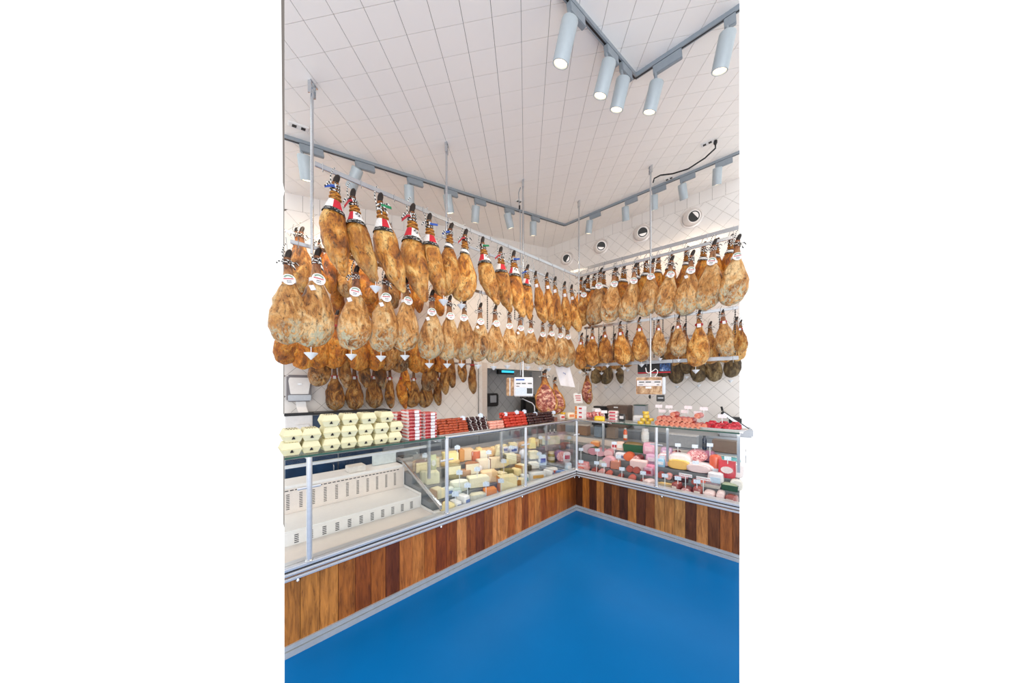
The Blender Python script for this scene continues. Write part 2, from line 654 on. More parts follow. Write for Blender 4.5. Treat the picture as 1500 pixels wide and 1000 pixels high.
def lay_tiles(parent, region_sets, origin, ax, ay, step, gap, thick, mat, T, toward, limit=300):
    """tiles on a plane; region_sets: convex 2-d polygons; whole tiles share one mesh. toward: sign of the thickness"""
    sq = [(0, 0), (step - gap, 0), (step - gap, step - gap), (0, step - gap)]
    hps = [halfplanes(r) for r in region_sets]
    xs = [p for r in region_sets for p in r]
    # bounds in tile coordinates
    def to_t(p):
        dx, dy = p[0] - origin[0], p[1] - origin[1]
        return dx * ax[0] + dy * ax[1], dx * ay[0] + dy * ay[1]
    tc = [to_t(p) for p in xs]
    i0, i1 = math.floor(min(t[0] for t in tc) / step) - 1, math.ceil(max(t[0] for t in tc) / step) + 1
    j0, j1 = math.floor(min(t[1] for t in tc) / step) - 1, math.ceil(max(t[1] for t in tc) / step) + 1
    items = []
    g2 = gap / 2
    for i in range(i0, i1):
        for j in range(j0, j1):
            cs = [(i * step + g2, j * step + g2), ((i + 1) * step - g2, j * step + g2), ((i + 1) * step - g2, (j + 1) * step - g2), (i * step + g2, (j + 1) * step - g2)]
            poly = [(origin[0] + u * ax[0] + v * ay[0], origin[1] + u * ax[1] + v * ay[1]) for u, v in cs]
            full = area(poly)
            for hp in hps:
                c = clip_poly(poly, hp)
                if c and area(c) > 2e-4:
                    items.append((c, abs(area(c) - full) < 1e-7, poly))
    pm = parent.matrix_basis
    def size(it):
        c = it[0]
        m = (sum(p[0] for p in c) / len(c), sum(p[1] for p in c) / len(c))
        w = pm @ (T @ Vector((m[0], m[1], 0)))
        if w.y < 0.6:
            return 0
        px, py = w.x / w.y, (w.z - EYE) / w.y
        vis = abs(px) < EDGE + 0.03 and -1.0 < py < 1.32
        return (1000 if vis else 0) + area(c) / w.length ** 2
    items.sort(key=size, reverse=True)
    share = None
    rest = MB()
    for n, (c, whole, poly) in enumerate(items):
        if n >= limit:
            rest.prism(c, 0, toward * thick, 0, T)
            continue
        base = Vector((poly[0][0], poly[0][1], 0))
        if whole and share is not None:
            me = share
        else:
            loc = [(p[0] - base.x, p[1] - base.y) for p in c]
            me = MB().prism(loc, 0, toward * thick, 0, T).mesh('tile', mat)
            if whole:
                share = me
        link('tile', me, parent, loc=T @ base)
    if rest.v:
        r = link('tile_field', rest.mesh('tile_field', mat), parent)
        r['kind'] = 'stuff'


# ceiling: its own tilted plane, tiles laid square to the street
_A = Vector((0.98957041, -0.05974245, 0.13107724)).normalized()
_N = CN.normalized()
_B = _N.cross(_A).normalized()
_O = Vector((-1.50105711, 1.89522763, 2.28060387 + EYE))
CM = Matrix(((_A.x, _B.x, _N.x, _O.x), (_A.y, _B.y, _N.y, _O.y), (_A.z, _B.z, _N.z, _O.z), (0, 0, 0, 1)))


def ceil_local(x, y):
    q = CM.inverted() @ Vector((x, y, ceiling_z(x, y)))
    return (q.x, q.y)


mb = MB().prism([ceil_local(*p) for p in plan], 0.0, 0.10, 0)
ceil_o = struct('ceiling', mb.mesh('ceiling', M['grout']))
ceil_o.matrix_basis = CM
front = [ceil_local(*p) for p in [(_xl, YC), (_R.x, _R.y), (_C.x, _C.y), (_L.x, _L.y), (-_xl, YC)]]
rear = [ceil_local(*p) for p in [(-SIDE, -2.4), (SIDE, -2.4), (SIDE, YC), (-SIDE, YC)]]
lay_tiles(ceil_o, [front, rear], (0, 0), (1, 0), (0, 1), 0.196, 0.0032, 0.004, M['ceil_tile'], Matrix.Identity(4), -1, 300)


def wall(name, frame, x0, x1, z_of, hole=None, z0=0.0):
    def top(x):
        return z_of(x)
    o = None
    full = [(x0, z0), (x1, z0), (x1, top(x1)), (x0, top(x0))]
    if hole:
        hx0, hx1, hz = hole
        back = [[(x0, z0), (hx0, z0), (hx0, top(hx0)), (x0, top(x0))], [(hx0, hz), (hx1, hz), (hx1, top(hx1)), (hx0, top(hx0))], [(hx1, z0), (x1, z0), (x1, top(x1)), (hx1, top(hx1))]]
    else:
        back = [full]
    mb = MB()
    if hole:      # one slab with an opening: outline as a single notch polygon
        notch = [(x0, z0), (hx0, z0), (hx0, hz), (hx1, hz), (hx1, z0), (x1, z0), (x1, top(x1)), (x0, top(x0))]
        mb.prism(notch, 0.0, 0.12, 0, XZ)
    else:
        mb.prism(full, 0.0, 0.12, 0, XZ)
    o = struct(name, mb.mesh(name, M['grout']))
    o.matrix_basis = frame.M
    zl = 0.85
    band = 0.20
    diag = []
    for r in back:
        if r[0][1] < zl:
            r = [(r[0][0], zl), (r[1][0], zl), r[2], r[3]]
        diag.append([r[0], r[1], (r[2][0], r[2][1] - band), (r[3][0], r[3][1] - band)])
    s2 = math.sqrt(0.5)
    lay_tiles(o, diag, (0, 2.0), (s2, s2), (-s2, s2), 0.17, 0.0028, 0.004, M['wall_tile'], XZ, -1, 240)
    # course of upright tiles under the sloping ceiling
    a, b = Vector((x0, top(x0))), Vector((x1, top(x1)))
    n = max(1, int((x1 - x0) / 0.17))
    for k in range(n):
        xa, xb = x0 + (x1 - x0) * k / n + 0.0015, x0 + (x1 - x0) * (k + 1) / n - 0.0015
        poly = [(xa, top(xa) - band + 0.003), (xb, top(xb) - band + 0.003), (xb, top(xb) - 0.002), (xa, top(xa) - 0.002)]
        link('tile', MB().prism(poly, 0, -0.004, 0, XZ).mesh('tile', M['wall_tile']), o)
    return o


_wl0 = WL.xz(416.5, 300, 0.0)[0]
_wr1 = WR.xz(1083.5, 300, 0.0)[0]
hx0, hz, _ = WL.xz(713, 539, 0.0)
hx1 = WL.xz(799, 539, 0.0)[0]
wall_l = wall('wall_left', WL, _wl0, 0.0, lambda x: ceiling_z(*WL.w(x, 0).xy), (hx0, hx1, hz))
wall_r = wall('wall_right', WR, 0.0, _wr1, lambda x: ceiling_z(*WR.w(x, 0).xy))
# recess in the left wall
nd = 0.42
nb = MB().box(hx0 - 0.05, hx1 + 0.02, 0, 0.08, 0, hz + 0.06, 0)
niche = struct('wall_niche', nb.mesh('wall_niche', M['slot']))
niche.matrix_basis = WL.M @ Matrix.Translation((0, nd, 0))
lay_tiles(niche, [[(hx0 - 0.05, 0.85), (hx1 + 0.02, 0.85), (hx1 + 0.02, hz + 0.05), (hx0 - 0.05, hz + 0.05)]], (0.03, 2.0), (math.sqrt(.5), math.sqrt(.5)), (-math.sqrt(.5), math.sqrt(.5)), 0.17, 0.0045, 0.004, M['niche_tile'], XZ, -1, 200)
rv = MB().box(hx0 - 0.055, hx0 - 0.001, 0.12, nd + 0.002, 0, hz, 0)
struct('trim_1', rv.mesh('trim_1', M['wall_tile'])).matrix_basis = WL.M
rv = MB().box(hx0 - 0.055, hx1 + 0.02, 0.12, nd + 0.002, hz, hz + 0.06, 0)
struct('trim_2', rv.mesh('trim_2', M['wall_tile'])).matrix_basis = WL.M
rv = MB().box(hx1 + 0.001, hx1 + 0.05, 0.12, nd + 0.002, 0, hz, 0)
struct('trim_3', rv.mesh('trim_3', M['wall_tile'])).matrix_basis = WL.M
# pinkish square-edged column of tiles framing the recess
rv = MB()
pw = 0.10
for k in range(7):
    z0 = 0.95 + k * (hz + 0.1 - 0.95) / 7
    z1 = 0.95 + (k + 1) * (hz + 0.1 - 0.95) / 7 - 0.003
    rv = MB().box(hx0 - pw, hx0, -0.014, -0.0045, z0, z1)
    link('tile', rv.mesh('tile', M['beige_panel']), wall_l)

# ------------------------------------------------------------------ display counters
KM = 0.972
LEDGE, TOP = 0.457, 1.19
PL = [(176, 116, 54), (186, 124, 58), (190, 126, 60), (172, 104, 44), (142, 76, 30), (160, 92, 38), (110, 56, 28), (188, 114, 56), (196, 124, 62), (172, 98, 42),
      (140, 70, 32), (148, 78, 34), (210, 140, 82), (146, 78, 36), (128, 64, 30), (170, 96, 44), (214, 140, 80), (212, 136, 74), (176, 98, 44), (206, 130, 70),
      (158, 84, 36), (200, 120, 58), (208, 132, 66), (168, 88, 34), (186, 104, 42), (178, 98, 40), (196, 118, 50), (182, 108, 46), (150, 84, 34), (130, 72, 32), (150, 84, 34), (150, 84, 34)]
PR = [(84, 44, 22), (182, 110, 44), (84, 42, 20), (188, 122, 62), (88, 48, 22), (136, 80, 34), (84, 44, 20), (182, 120, 58), (96, 52, 26), (132, 76, 34), (196, 140, 80),
      (188, 130, 72), (196, 142, 82), (98, 56, 30), (188, 128, 72), (112, 66, 34), (150, 90, 44), (120, 70, 36)]


def trap(side, xa, y0, y1):
    k = KM
    if side == 'L':
        return [(xa, y0), (k * y0, y0), (k * y1, y1), (xa, y1)]
    return [(-k * y0, y0), (xa, y0), (xa, y1), (-k * y1, y1)]


def seg_poly(side, s0, s1, y0, y1, miter):
    """plan quad between distances s0 < s1 from the corner; miter: the s0 end follows the corner's diagonal"""
    a0, a1 = (-KM * y0, -KM * y1) if miter else (s0, s0)
    if side == 'L':
        return [(-s1, y0), (-a0, y0), (-a1, y1), (-s1, y1)]
    return [(a0, y0), (s1, y0), (s1, y1), (a1, y1)]


STEPS = [(0.06, 0.24, 0.485), (0.24, 0.42, 0.565), (0.42, 0.60, 0.655), (0.60, 0.80, 0.745)]


def counter(side, frame, smax, label, posts, colors, plank_w):
    t = thing('display_counter', label, 'counter', (frame.o.x, frame.o.y, 0), frame.rot)
    C = frame.M
    def sx(s):
        return -s if side == 'L' else s
    def prt(name, mb, mat, **kw):
        return link(name, mb.mesh(name, mat, clip=C, **kw), t)
    # planks
    n = int(smax / plank_w) + 1
    g = random.Random(3 if side == 'L' else 4)
    for k in range(n):
        s0, s1 = k * plank_w, (k + 1) * plank_w
        a, b = sorted((sx(s0 + 0.0015), sx(s1 - 0.0015)))
        d = g.uniform(0, 0.003)
        mb = MB().box(a, b, 0.0 - d, 0.02, 0.065, LEDGE + 0.002)
        me = mb.mesh('plank', M['wood'], clip=C)
        if not me.polygons:
            continue
        ci = (29 - k) % len(colors) if side == 'L' else k % len(colors)
        link('plank', me, t, color=lin(colors[ci]))
    x_far = sx(smax)
    def run(name, mat, y0, y1, z0, z1, bevel=0.0):
        poly = seg_poly(side, 0, smax, y0, y1, True)
        return prt(name, MB().prism(poly, z0, z1), mat, bevel=bevel)
    run('plank_backing', M['slot'], 0.021, 0.04, 0.0, LEDGE)
    run('kick_board', M['kick'], -0.022, 0.02, 0.0, 0.034)
    run('kick_board', M['kick'], -0.014, 0.02, 0.038, 0.066)
    run('ledge_rail', M['ledge'], -0.028, 0.0, LEDGE, LEDGE + 0.019, 0.006)
    run('ledge_groove', M['brown_board'], -0.014, 0.0, LEDGE + 0.019, LEDGE + 0.033)
    run('ledge_rail', M['ledge'], -0.034, 0.0, LEDGE + 0.033, LEDGE + 0.052, 0.006)
    run('ledge_groove', M['slot'], -0.018, 0.0, LEDGE + 0.052, LEDGE + 0.062)
    run('ledge_rail', M['ledge'], -0.030, 0.06, LEDGE + 0.062, LEDGE + 0.085, 0.006)
    run('case_base', M['steel_dull'], 0.04, 1.0, LEDGE - 0.03, LEDGE + 0.022)
    # front glass, one pane per bay
    edges = [0.0] + [p for p in posts if p > 0.05]
    edges = edges + ([smax] if edges[-1] < smax - 0.05 else [])
    for a, b in zip(edges[:-1], edges[1:]):
        x0, x1 = sorted((sx(a + 0.012), sx(b - 0.012)))
        prt('glass_pane', MB().box(x0, x1, 0.0, 0.006, LEDGE + 0.085, TOP - 0.002), M['glass'])
    for p in posts:
        if side == 'R' and p < 0.05:
            continue
        mb = MB().lathe([(0.016, LEDGE + 0.085), (0.016, TOP - 0.001)], 16, 0, Matrix.Translation((sx(p), -0.012, 0)))
        po = link('post', mb.mesh('post', M['ledge'], smooth=True), t)
        mb = MB().tube([(sx(p) - 0.062, -0.012, 1.0), (sx(p) + 0.062, -0.012, 1.0)], 0.009, 10)
        link('glass_clamp', mb.mesh('glass_clamp', M['ledge'], smooth=True), po)
        mb = MB().lathe([(0.024, 0), (0.020, 0.006), (0.016, 0.008)], 16, 0, Matrix.Translation((sx(p), -0.012, LEDGE + 0.085)))
        link('post_foot', mb.mesh('post_foot', M['steel'], smooth=True), po)
    # small domed feet under the rail joints
    for p in posts:
        mb = MB().lathe([(0.004, 0.02), (0.009, 0.012), (0.011, 0.004), (0.006, -0.004)], 10, 0, Matrix.Translation((sx(p + 0.06), -0.018, LEDGE - 0.016)))
        link('rail_knob', mb.mesh('rail_knob', M['steel'], smooth=True), t)
    return t, prt, run, sx


cl, prtL, runL, sxL = counter('L', FL, 3.3, 'long refrigerated counter on the left with cheeses and an empty bay', [0.0, 1.0, 2.0, 3.0], PL, 0.105)
cr, prtR, runR, sxR = counter('R', FR, 1.95, 'refrigerated counter on the right filled with sausages and cold cuts', [0.0, 1.02], PR, 0.1)


def back_of_case(side, prt, s0, s1, miter):
    prt('back_panel', MB().prism(seg_poly(side, s0, s1, 0.80, 0.82, miter), LEDGE, 0.83), M['beige_panel'])
    prt('back_deck', MB().prism(seg_poly(side, s0, s1, 0.80, 1.02, miter), 0.83, 0.85), M['steel_dull'])
    prt('rear_panel', MB().prism(seg_poly(side, s0, s1, 1.0, 1.02, miter), 0.0, 0.83), M['steel_dull'])


def steps_of_case(side, prt, s0, s1, miter, mats):
    for k, (y0, y1, z) in enumerate(STEPS):
        prt('step_shelf', MB().prism(seg_poly(side, s0, s1, y0 + 0.001, 0.799, miter), (STEPS[k - 1][2] + 0.001) if k else LEDGE + 0.023, z), mats if k == 0 else M['step_grey'])


back_of_case('L', prtL, 0, 2.02, True)
steps_of_case('L', prtL, 0, 2.015, True, M['white_panel'])
back_of_case('R', prtR, 0, 1.95, True)
steps_of_case('R', prtR, 0, 1.95, True, M['steel_dull'])

# empty bay: two enamel steps with slotted risers
prtL('lower_deck', MB().prism(seg_poly('L', 2.03, 3.3, 0.05, 0.40, False), LEDGE + 0.023, 0.49), M['beige_panel'], bevel=0.004)
prtL('riser', MB().prism(seg_poly('L', 2.03, 3.3, 0.40, 0.42, False), LEDGE + 0.023, 0.575), M['white_panel'])
prtL('upper_deck', MB().prism(seg_poly('L', 2.03, 3.3, 0.385, 0.76, False), 0.575, 0.60), M['white_panel'], bevel=0.006)
prtL('back_panel', MB().prism(seg_poly('L', 2.03, 3.3, 0.76, 0.785, False), 0.48, 0.80), M['beige_panel'])
prtL('back_deck', MB().prism(seg_poly('L', 2.03, 3.3, 0.76, 1.02, False), 0.80, 0.825), M['white_panel'], bevel=0.004)
prtL('rear_panel', MB().prism(seg_poly('L', 2.03, 3.3, 1.0, 1.02, False), 0.0, 0.80), M['steel_dull'])
T = Matrix(((0, 0, 1, -2.025), (1, 0, 0, 0), (0, 1, 0, 0), (0, 0, 0, 1)))
link('end_panel', MB().prism([(0.05, LEDGE + .023), (0.785, LEDGE + .023), (0.785, 0.80), (0.76, 0.80), (0.76, 0.62), (0.40, 0.62), (0.40, 0.51), (0.05, 0.51)], -0.004, 0.004, 0, T).mesh('end_panel', M['white_panel']), cl)
mb = MB()
for i in range(14):
    x = -(2.12 + i * 0.088)
    for r in range(9):
        z = 0.635 + r * 0.0145
        mb.box(x - 0.011, x + 0.011, 0.7585, 0.7599, z, z + 0.0055)
for i in range(36):
    x = -(2.09 + i * 0.034)
    mb.box(x - 0.012, x + 0.012, 0.7585, 0.7599, 0.782, 0.789)
q = prtL('slot_field', mb, M['slot'])
q['kind'] = 'stuff'
mb = MB()
for i in range(14):
    x = -(2.12 + i * 0.088)
    for r in range(5):
        z = 0.502 + r * 0.0135
        mb.box(x - 0.013, x + 0.013, 0.3985, 0.3999, z, z + 0.006)
q = prtL('slot_field', mb, M['slot'])
q['kind'] = 'stuff'
prtL('drain_lip', MB().prism(seg_poly('L', 2.03, 3.3, 0.035, 0.05, False), LEDGE + 0.023, 0.515), M['steel_dull'])
# fill tubes added under the tops to brighten the filled bays
for side, prt, tt, s0, s1 in (('L', prtL, cl, 0.1, 1.98), ('R', prtR, cr, 0.1, 1.74)):
    a, b = sorted(((-1 if side == 'L' else 1) * s0, (-1 if side == 'L' else 1) * s1))
    mb = MB().tube([(a, 0.352, TOP - 0.022), (b, 0.352, TOP - 0.022)], 0.009, 8)
    link('lamp_tube', mb.mesh('lamp_tube', M['tube_glow'], smooth=True), tt)
    ad = bpy.data.lights.new('tube_light', 'AREA')
    ad.shape, ad.size, ad.size_y, ad.energy, ad.color = 'RECTANGLE', b - a, 0.03, CASE_W, (1.0, 0.97, 0.93)
    ao = bpy.data.objects.new('tube_light', ad)
    COL.objects.link(ao)
    ao.parent = tt
    ao.location = ((a + b) / 2, 0.34, TOP - 0.036)
    ao.rotation_euler = (math.radians(-8), 0, 0)

# glass divider with its slanting steel edge
T = Matrix(((0, 0, 1, -2.025), (1, 0, 0, 0), (0, 1, 0, 0), (0, 0, 0, 1)))
pl = [(0.04, 0.60), (0.76, 0.86), (0.76, 1.10), (0.04, 1.15)]
link('divider_glass', MB().prism(pl, -0.003, 0.003, 0, T).mesh('divider_glass', M['glass']), cl)
pl = [(0.04, 0.565), (0.78, 0.835), (0.78, 0.86), (0.04, 0.60)]
link('divider_edge', MB().prism(pl, -0.008, 0.008, 0, T).mesh('divider_edge', M['steel']), cl)

# tops: glass shelf over the empty bay, steel over the cheeses
prtL('glass_shelf', MB().prism(seg_poly('L', 2.02, 3.3, -0.015, 0.36, False), TOP, TOP + 0.012), M['glass_shelf'])
prtL('glass_shelf_edge', MB().prism(seg_poly('L', 2.02, 3.3, -0.018, -0.015, False), TOP, TOP + 0.012), M['glass_edge'])
prtL('shelf_support', MB().prism(seg_poly('L', 2.02, 3.3, 0.30, 0.325, False), 1.065, 1.085), M['white_panel'])
prtL('shelf_bracket', MB().box(-2.06, -2.035, 0.02, 0.36, TOP - 0.03, TOP - 0.001), M['steel_dull'])
prtL('shelf_bracket', MB().box(-3.0, -2.985, 0.02, 0.36, TOP - 0.03, TOP - 0.001), M['steel_dull'])
prtL('steel_shelf', MB().prism(seg_poly('L', 0, 2.018, 0.0, 0.40, True), TOP, TOP + 0.008), M['steel'])
prtR('steel_shelf', MB().prism(seg_poly('R', 0, 0.5, 0.0, 0.40, True), TOP, TOP + 0.008), M['steel'])
mb = MB().tube([(-2.018, -0.004, TOP + 0.004), (-0.01, -0.004, TOP + 0.004)], 0.017, 10)
prtL('rim_rail', mb, M['steel'], smooth=True)
mb = MB().tube([(0.01, -0.004, TOP + 0.004), (0.5, -0.004, TOP + 0.004)], 0.015, 10)
prtR('rim_rail', mb, M['steel'], smooth=True)
prtR('glass_shelf', MB().prism(seg_poly('R', 0.5, 1.95, -0.015, 0.40, False), TOP, TOP + 0.012), M['glass_shelf'])
prtR('glass_shelf_edge', MB().prism(seg_poly('R', 0.5, 1.95, -0.018, -0.015, False), TOP, TOP + 0.012), M['glass_edge'])
for c, nm, xs in ((cl, 'L', (-1.95, -1.0, -0.15)), (cr, 'R', (0.2, 1.02, 1.7))):
    for x in xs:
        link('rear_post', MB().box(x - 0.012, x + 0.012, 0.37, 0.394, 0.745 if True else 0, TOP - 0.001).mesh('rear_post', M['steel_dull']), c)

# ------------------------------------------------------------------ track lights
def track(name_label, pts_px, join):
    pts = [on_ceiling(*p) for p in pts_px]
    o = thing('light_track', name_label, 'light track', pts[0])
    base = pts[0].copy()
    for a, b in zip(pts[:-1], pts[1:]):
        d = (b - a).normalized()
        n = CN.normalized()
        w = d.cross(n).normalized()
        R = Matrix((d, w, n)).transposed().to_4x4()
        T = Matrix.Translation(a - base) @ R
        L = (b - a).length
        link('track_bar', MB().box(0, L, -0.018, 0.018, -0.034, -0.002, 0, T).mesh('track_bar', M['track'], clip=Matrix.Translation(base)), o)
        link('track_slot', MB().box(0, L, -0.006, 0.006, -0.036, -0.034, 0, T).mesh('track_slot', M['dark'], clip=Matrix.Translation(base)), o)
    return pts


trk_near = track('grey light track bent at a corner near the top of the room', [(822, -18), (930, 109), (1092, 1)], 1)
trk_far = track('long grey light track following both ham racks below the ceiling', [(410, 195.5), (827, 328), (1090, 218)], 1)


def seg_at(a, b, px):
    """point of the segment a-b that stands above picture column px"""
    k = (px - CX) / F
    f = lambda p: p.x - k * p.y
    t = f(a) / (f(a) - f(b))
    return a + (b - a) * t


def spotlight(a, b, stem_px, top, tip, label, group, power=1.0, box_l=0.17):
    p = seg_at(a, b, stem_px)
    d = (b - a).normalized()
    if d.x < 0:
        d = -d
    n = CN.normalized()
    w = d.cross(n).normalized()
    t = thing('track_spotlight', label, 'spotlight', p, 0, group)
    R = Matrix((d, w, n)).transposed().to_4x4()
    link('adapter', MB().box(-0.022, box_l, -0.017, 0.017, -0.105, -0.036, 0, R).mesh('adapter', M['track'], bevel=0.004), t)
    Y = p.y
    q0 = ray(*top) * Y + Vector((0, 0, EYE)) - p
    q1 = ray(*tip) * (Y + 0.07) + Vector((0, 0, EYE)) - p
    ax = (q1 - q0).normalized()
    ln, r = min(0.28, max(0.2, (q1 - q0).length)), 0.055
    c = q0
    link('stem', MB().tube([(0, 0, -0.10), c - Vector((0, 0, 0.0)) + ax * 0.01], 0.012, 10).mesh('stem', M['track'], smooth=True), t)
    z = -ax
    x = Vector((1, 0, 0)) - z * z.x
    x.normalize()
    y = z.cross(x)
    T = Matrix((x, y, z)).transposed().to_4x4()
    T = Matrix.Translation(c) @ T
    mb = MB().lathe([(0.012, 0.012), (r * 0.94, 0.004), (r, -0.004), (r, -ln + 0.004), (r * 0.97, -ln), (r * 0.86, -ln), (r * 0.80, -ln + 0.03), (0.006, -ln + 0.035)], 28, 0, T)
    h = link('housing', mb.mesh('housing', M['grey_paint'], smooth=True), t)
    mb = MB().lathe([(0.002, -ln + 0.006), (r * 0.78, -ln + 0.006), (r * 0.78, -ln + 0.012), (0.002, -ln + 0.012)], 24, 0, T)
    link('lamp', mb.mesh('lamp', M['bulb']), t)
    ld = bpy.data.lights.new('spot_beam', 'SPOT')
    ld.energy = SPOT_W * power
    ld.color = (1.0, 0.80, 0.58)
    ld.spot_size = math.radians(125)
    ld.spot_blend = 1.0
    ld.shadow_soft_size = 0.04
    lo = bpy.data.objects.new('spot_beam', ld)
    COL.objects.link(lo)
    lo.parent = t
    lo.location = c + ax * (ln + 0.01)
    lo.rotation_euler = ax.to_track_quat('-Z', 'Y').to_euler()


for k, (s, tp, ti, lb) in enumerate([
        (834, (835, 30), (821, 94), 'grey spotlight with lit mouth, highest on the near track, left arm'),
        (888, (892, 91), (879, 141), 'grey spotlight hanging second on the left arm of the near track'),
        (910, (913, 116), (903, 161), 'grey spotlight on the left arm nearest the bend, mouth out of sight')]):
    spotlight(trk_near[0], trk_near[1], s, tp, ti, lb, 'spotlights on the near track', 0.9, box_l=0.15)
for k, (s, tp, ti, lb) in enumerate([
        (960, (962, 121), (951, 165), 'grey spotlight just right of the near track bend'),
        (1065, (1066, 49), (1054, 105), 'large grey spotlight at the right edge on the near track')]):
    spotlight(trk_near[1], trk_near[2], s, tp, ti, lb, 'spotlights on the near track', 0.7, box_l=0.19 if k == 0 else 0.05)
for k, (s, tp, ti) in enumerate([(441, (445, 228), (450, 264)), (522, (524, 247), (514, 276)), (598, (599, 272), (600, 299)), (652, (655, 286), (659, 311)),
                                 (696, (697, 302), (696, 324)), (740, (743, 313), (748, 334)), (779, (781, 325), (781, 345))]):
    spotlight(trk_far[0], trk_far[1], s, tp, ti, 'grey cylinder spotlight, %s from the left on the far track above the left hams' % ORD[k], 'spotlights on the far track')
for k, (s, tp, ti) in enumerate([(865, (864, 323), (862, 342)), (917, (916, 303), (917, 323)), (957, (958, 286), (958, 307)), (998, (999, 270), (1002, 292)), (1050, (1051, 246), (1050, 270))]):
    spotlight(trk_far[1], trk_far[2], s, tp, ti, 'grey cylinder spotlight, %s from the bend on the far track above the right hams' % ORD[k], 'spotlights on the far track', 0.5)

# ------------------------------------------------------------------ air nozzles on the right wall
for k, (px, py, r) in enumerate([(1013, 317, 0.165), (939, 340, 0.160), (879, 360, 0.155), (829, 378, 0.150)]):
    x, z, _ = WR.xz(px, py, -0.06)
    t = thing('air_nozzle', 'round white jet nozzle with black throat on the right wall, %s from the right edge' % ORD[k], 'air vent', WR.w(x, -0.005, z), (0, 0, WR.rot), 'air nozzles along the right wall')
    T = Matrix.Rotation(math.pi / 2, 4, 'X')
    link('flange', MB().lathe([(r, 0), (r, 0.010), (r * 0.93, 0.016), (r * 0.86, 0.018), (r * 0.86, 0)], 36, 0, T).mesh('flange', M['spk'], smooth=True), t)
    T2 = T @ Matrix.Rotation(math.radians(20), 4, 'Y') @ Matrix.Rotation(math.radians(16), 4, 'X')
    mb = MB().lathe([(r * 0.84, 0.0), (r * 0.82, 0.03), (r * 0.74, 0.07), (r * 0.62, 0.105), (r * 0.56, 0.118), (r * 0.50, 0.118), (r * 0.48, 0.10)], 32, 0, T2)
    link('dome', mb.mesh('dome', M['spk'], smooth=True), t)
    mb = MB().lathe([(r * 0.475, 0.117), (r * 0.475, 0.112), (0.001, 0.112)], 24, 0, T2)
    link('throat', MB().lathe([(0.002, 0.1185), (r * 0.49, 0.1185), (r * 0.49, 0.113), (0.002, 0.113)], 28, 0, T2).mesh('throat', M['mirror_dark']), t)
    ro = [2.3, 0.1, -0.2, 1.0][k]
    mb = MB().prism([(r * 0.40 * math.cos(ro - 2.8 + 0.28 * q), r * 0.40 * math.sin(ro - 2.8 + 0.28 * q)) for q in range(10)], 0.119, 0.123, 0, T2)
    link('blade', mb.mesh('blade', M['spk']), t)

# ------------------------------------------------------------------ poles, rails, chains
def rail(label, frame, px0, px1, off, z, h=0.038, d=0.016, mat='steel'):
    x0, x1 = frame.xz(px0, 300, off)[0], frame.xz(px1, 300, off)[0]
    o = thing('hanging_rail', label, 'rail', frame.w(x0, off, z), frame.rot)
    me = MB().box(0, x1 - x0, -d / 2, d / 2, -h / 2, h / 2).mesh('bar', M[mat], bevel=0.003)
    link('bar', me, o)
    mb = MB()
    hook = MB().tube([(0, -d / 2 - 0.004, h / 2 + 0.006), (0, -d / 2 - 0.005, -h / 2), (0, -d / 2 - 0.012, -h / 2 - 0.03), (0, -d / 2 - 0.022, -h / 2 - 0.022)], 0.0028, 5).mesh('hook', M['steel'], smooth=True)
    n = max(2, int((x1 - x0) / 0.26))
    for k in range(n):
        link('hook', hook, o, loc=(0.05 + (x1 - x0 - 0.1) * k / (n - 1), 0, 0))
    return o


ZL, ZR = 3.335, 3.35
rail('polished rail over the front row of red-collared hams, left side', RL, 461, 846, 0.0, ZL)
rail('second polished rail behind the left front rail, empty of hams', RL, 647, 812, 0.33, 3.335, 0.03)
rail('short rail near the left wall at the left edge', WL, 417, 520, -0.28, 3.33, 0.025)
rail('lower left rail carrying the row of white-labelled hams', RL, 425, 840, 0.10, 2.73, 0.03)
rail('polished rail over the front row of labelled hams, right side', RR, 843, 1082, 0.0, ZR)
_z1, _z2 = RR.xz(833, 401, 0.5)[1], RR.xz(1083, 331, 0.5)[1]
ZRB = (_z1 + _z2) / 2
rail('highest rail on the right, behind the front one, near the wall', RR, 836, 1082, 0.5, ZRB, 0.05)
ZG = RR.xz(908, 473, 0.0)[1]
rail('middle rail on the right under the upper hams', RR, 856, 1082, 0.03, ZG, 0.035)
ZH = RR.xz(1000, 528, 0.14)[1]
rail('lowest grey rail on the right behind the second row of hams', RR, 850, 1082, 0.14, ZH, 0.045, 0.03, 'steel_dull')


def pole(px, py_top, py_bot, label, r=0.011, bracket=True):
    p = on_ceiling(px, py_top)
    zb = EYE + (CY - py_bot) / F * p.y
    o = thing('ceiling_pole', label, 'pole', p)
    link('rod', MB().lathe([(r, zb - p.z), (r, -0.02)], 12).mesh('rod', M['steel'], smooth=True), o)
    link('bracket', MB().box(-0.014, 0.014, -0.035, 0.05, -0.006, -0.001).box(-0.012, 0.012, -0.03, -0.022, -0.10, -0.006).box(-0.012, 0.012, 0.022, 0.03, -0.10, -0.006).box(-0.012, 0.012, -0.022, 0.022, -0.05, -0.044).mesh('bracket', M['steel']), o)
    return p, zb


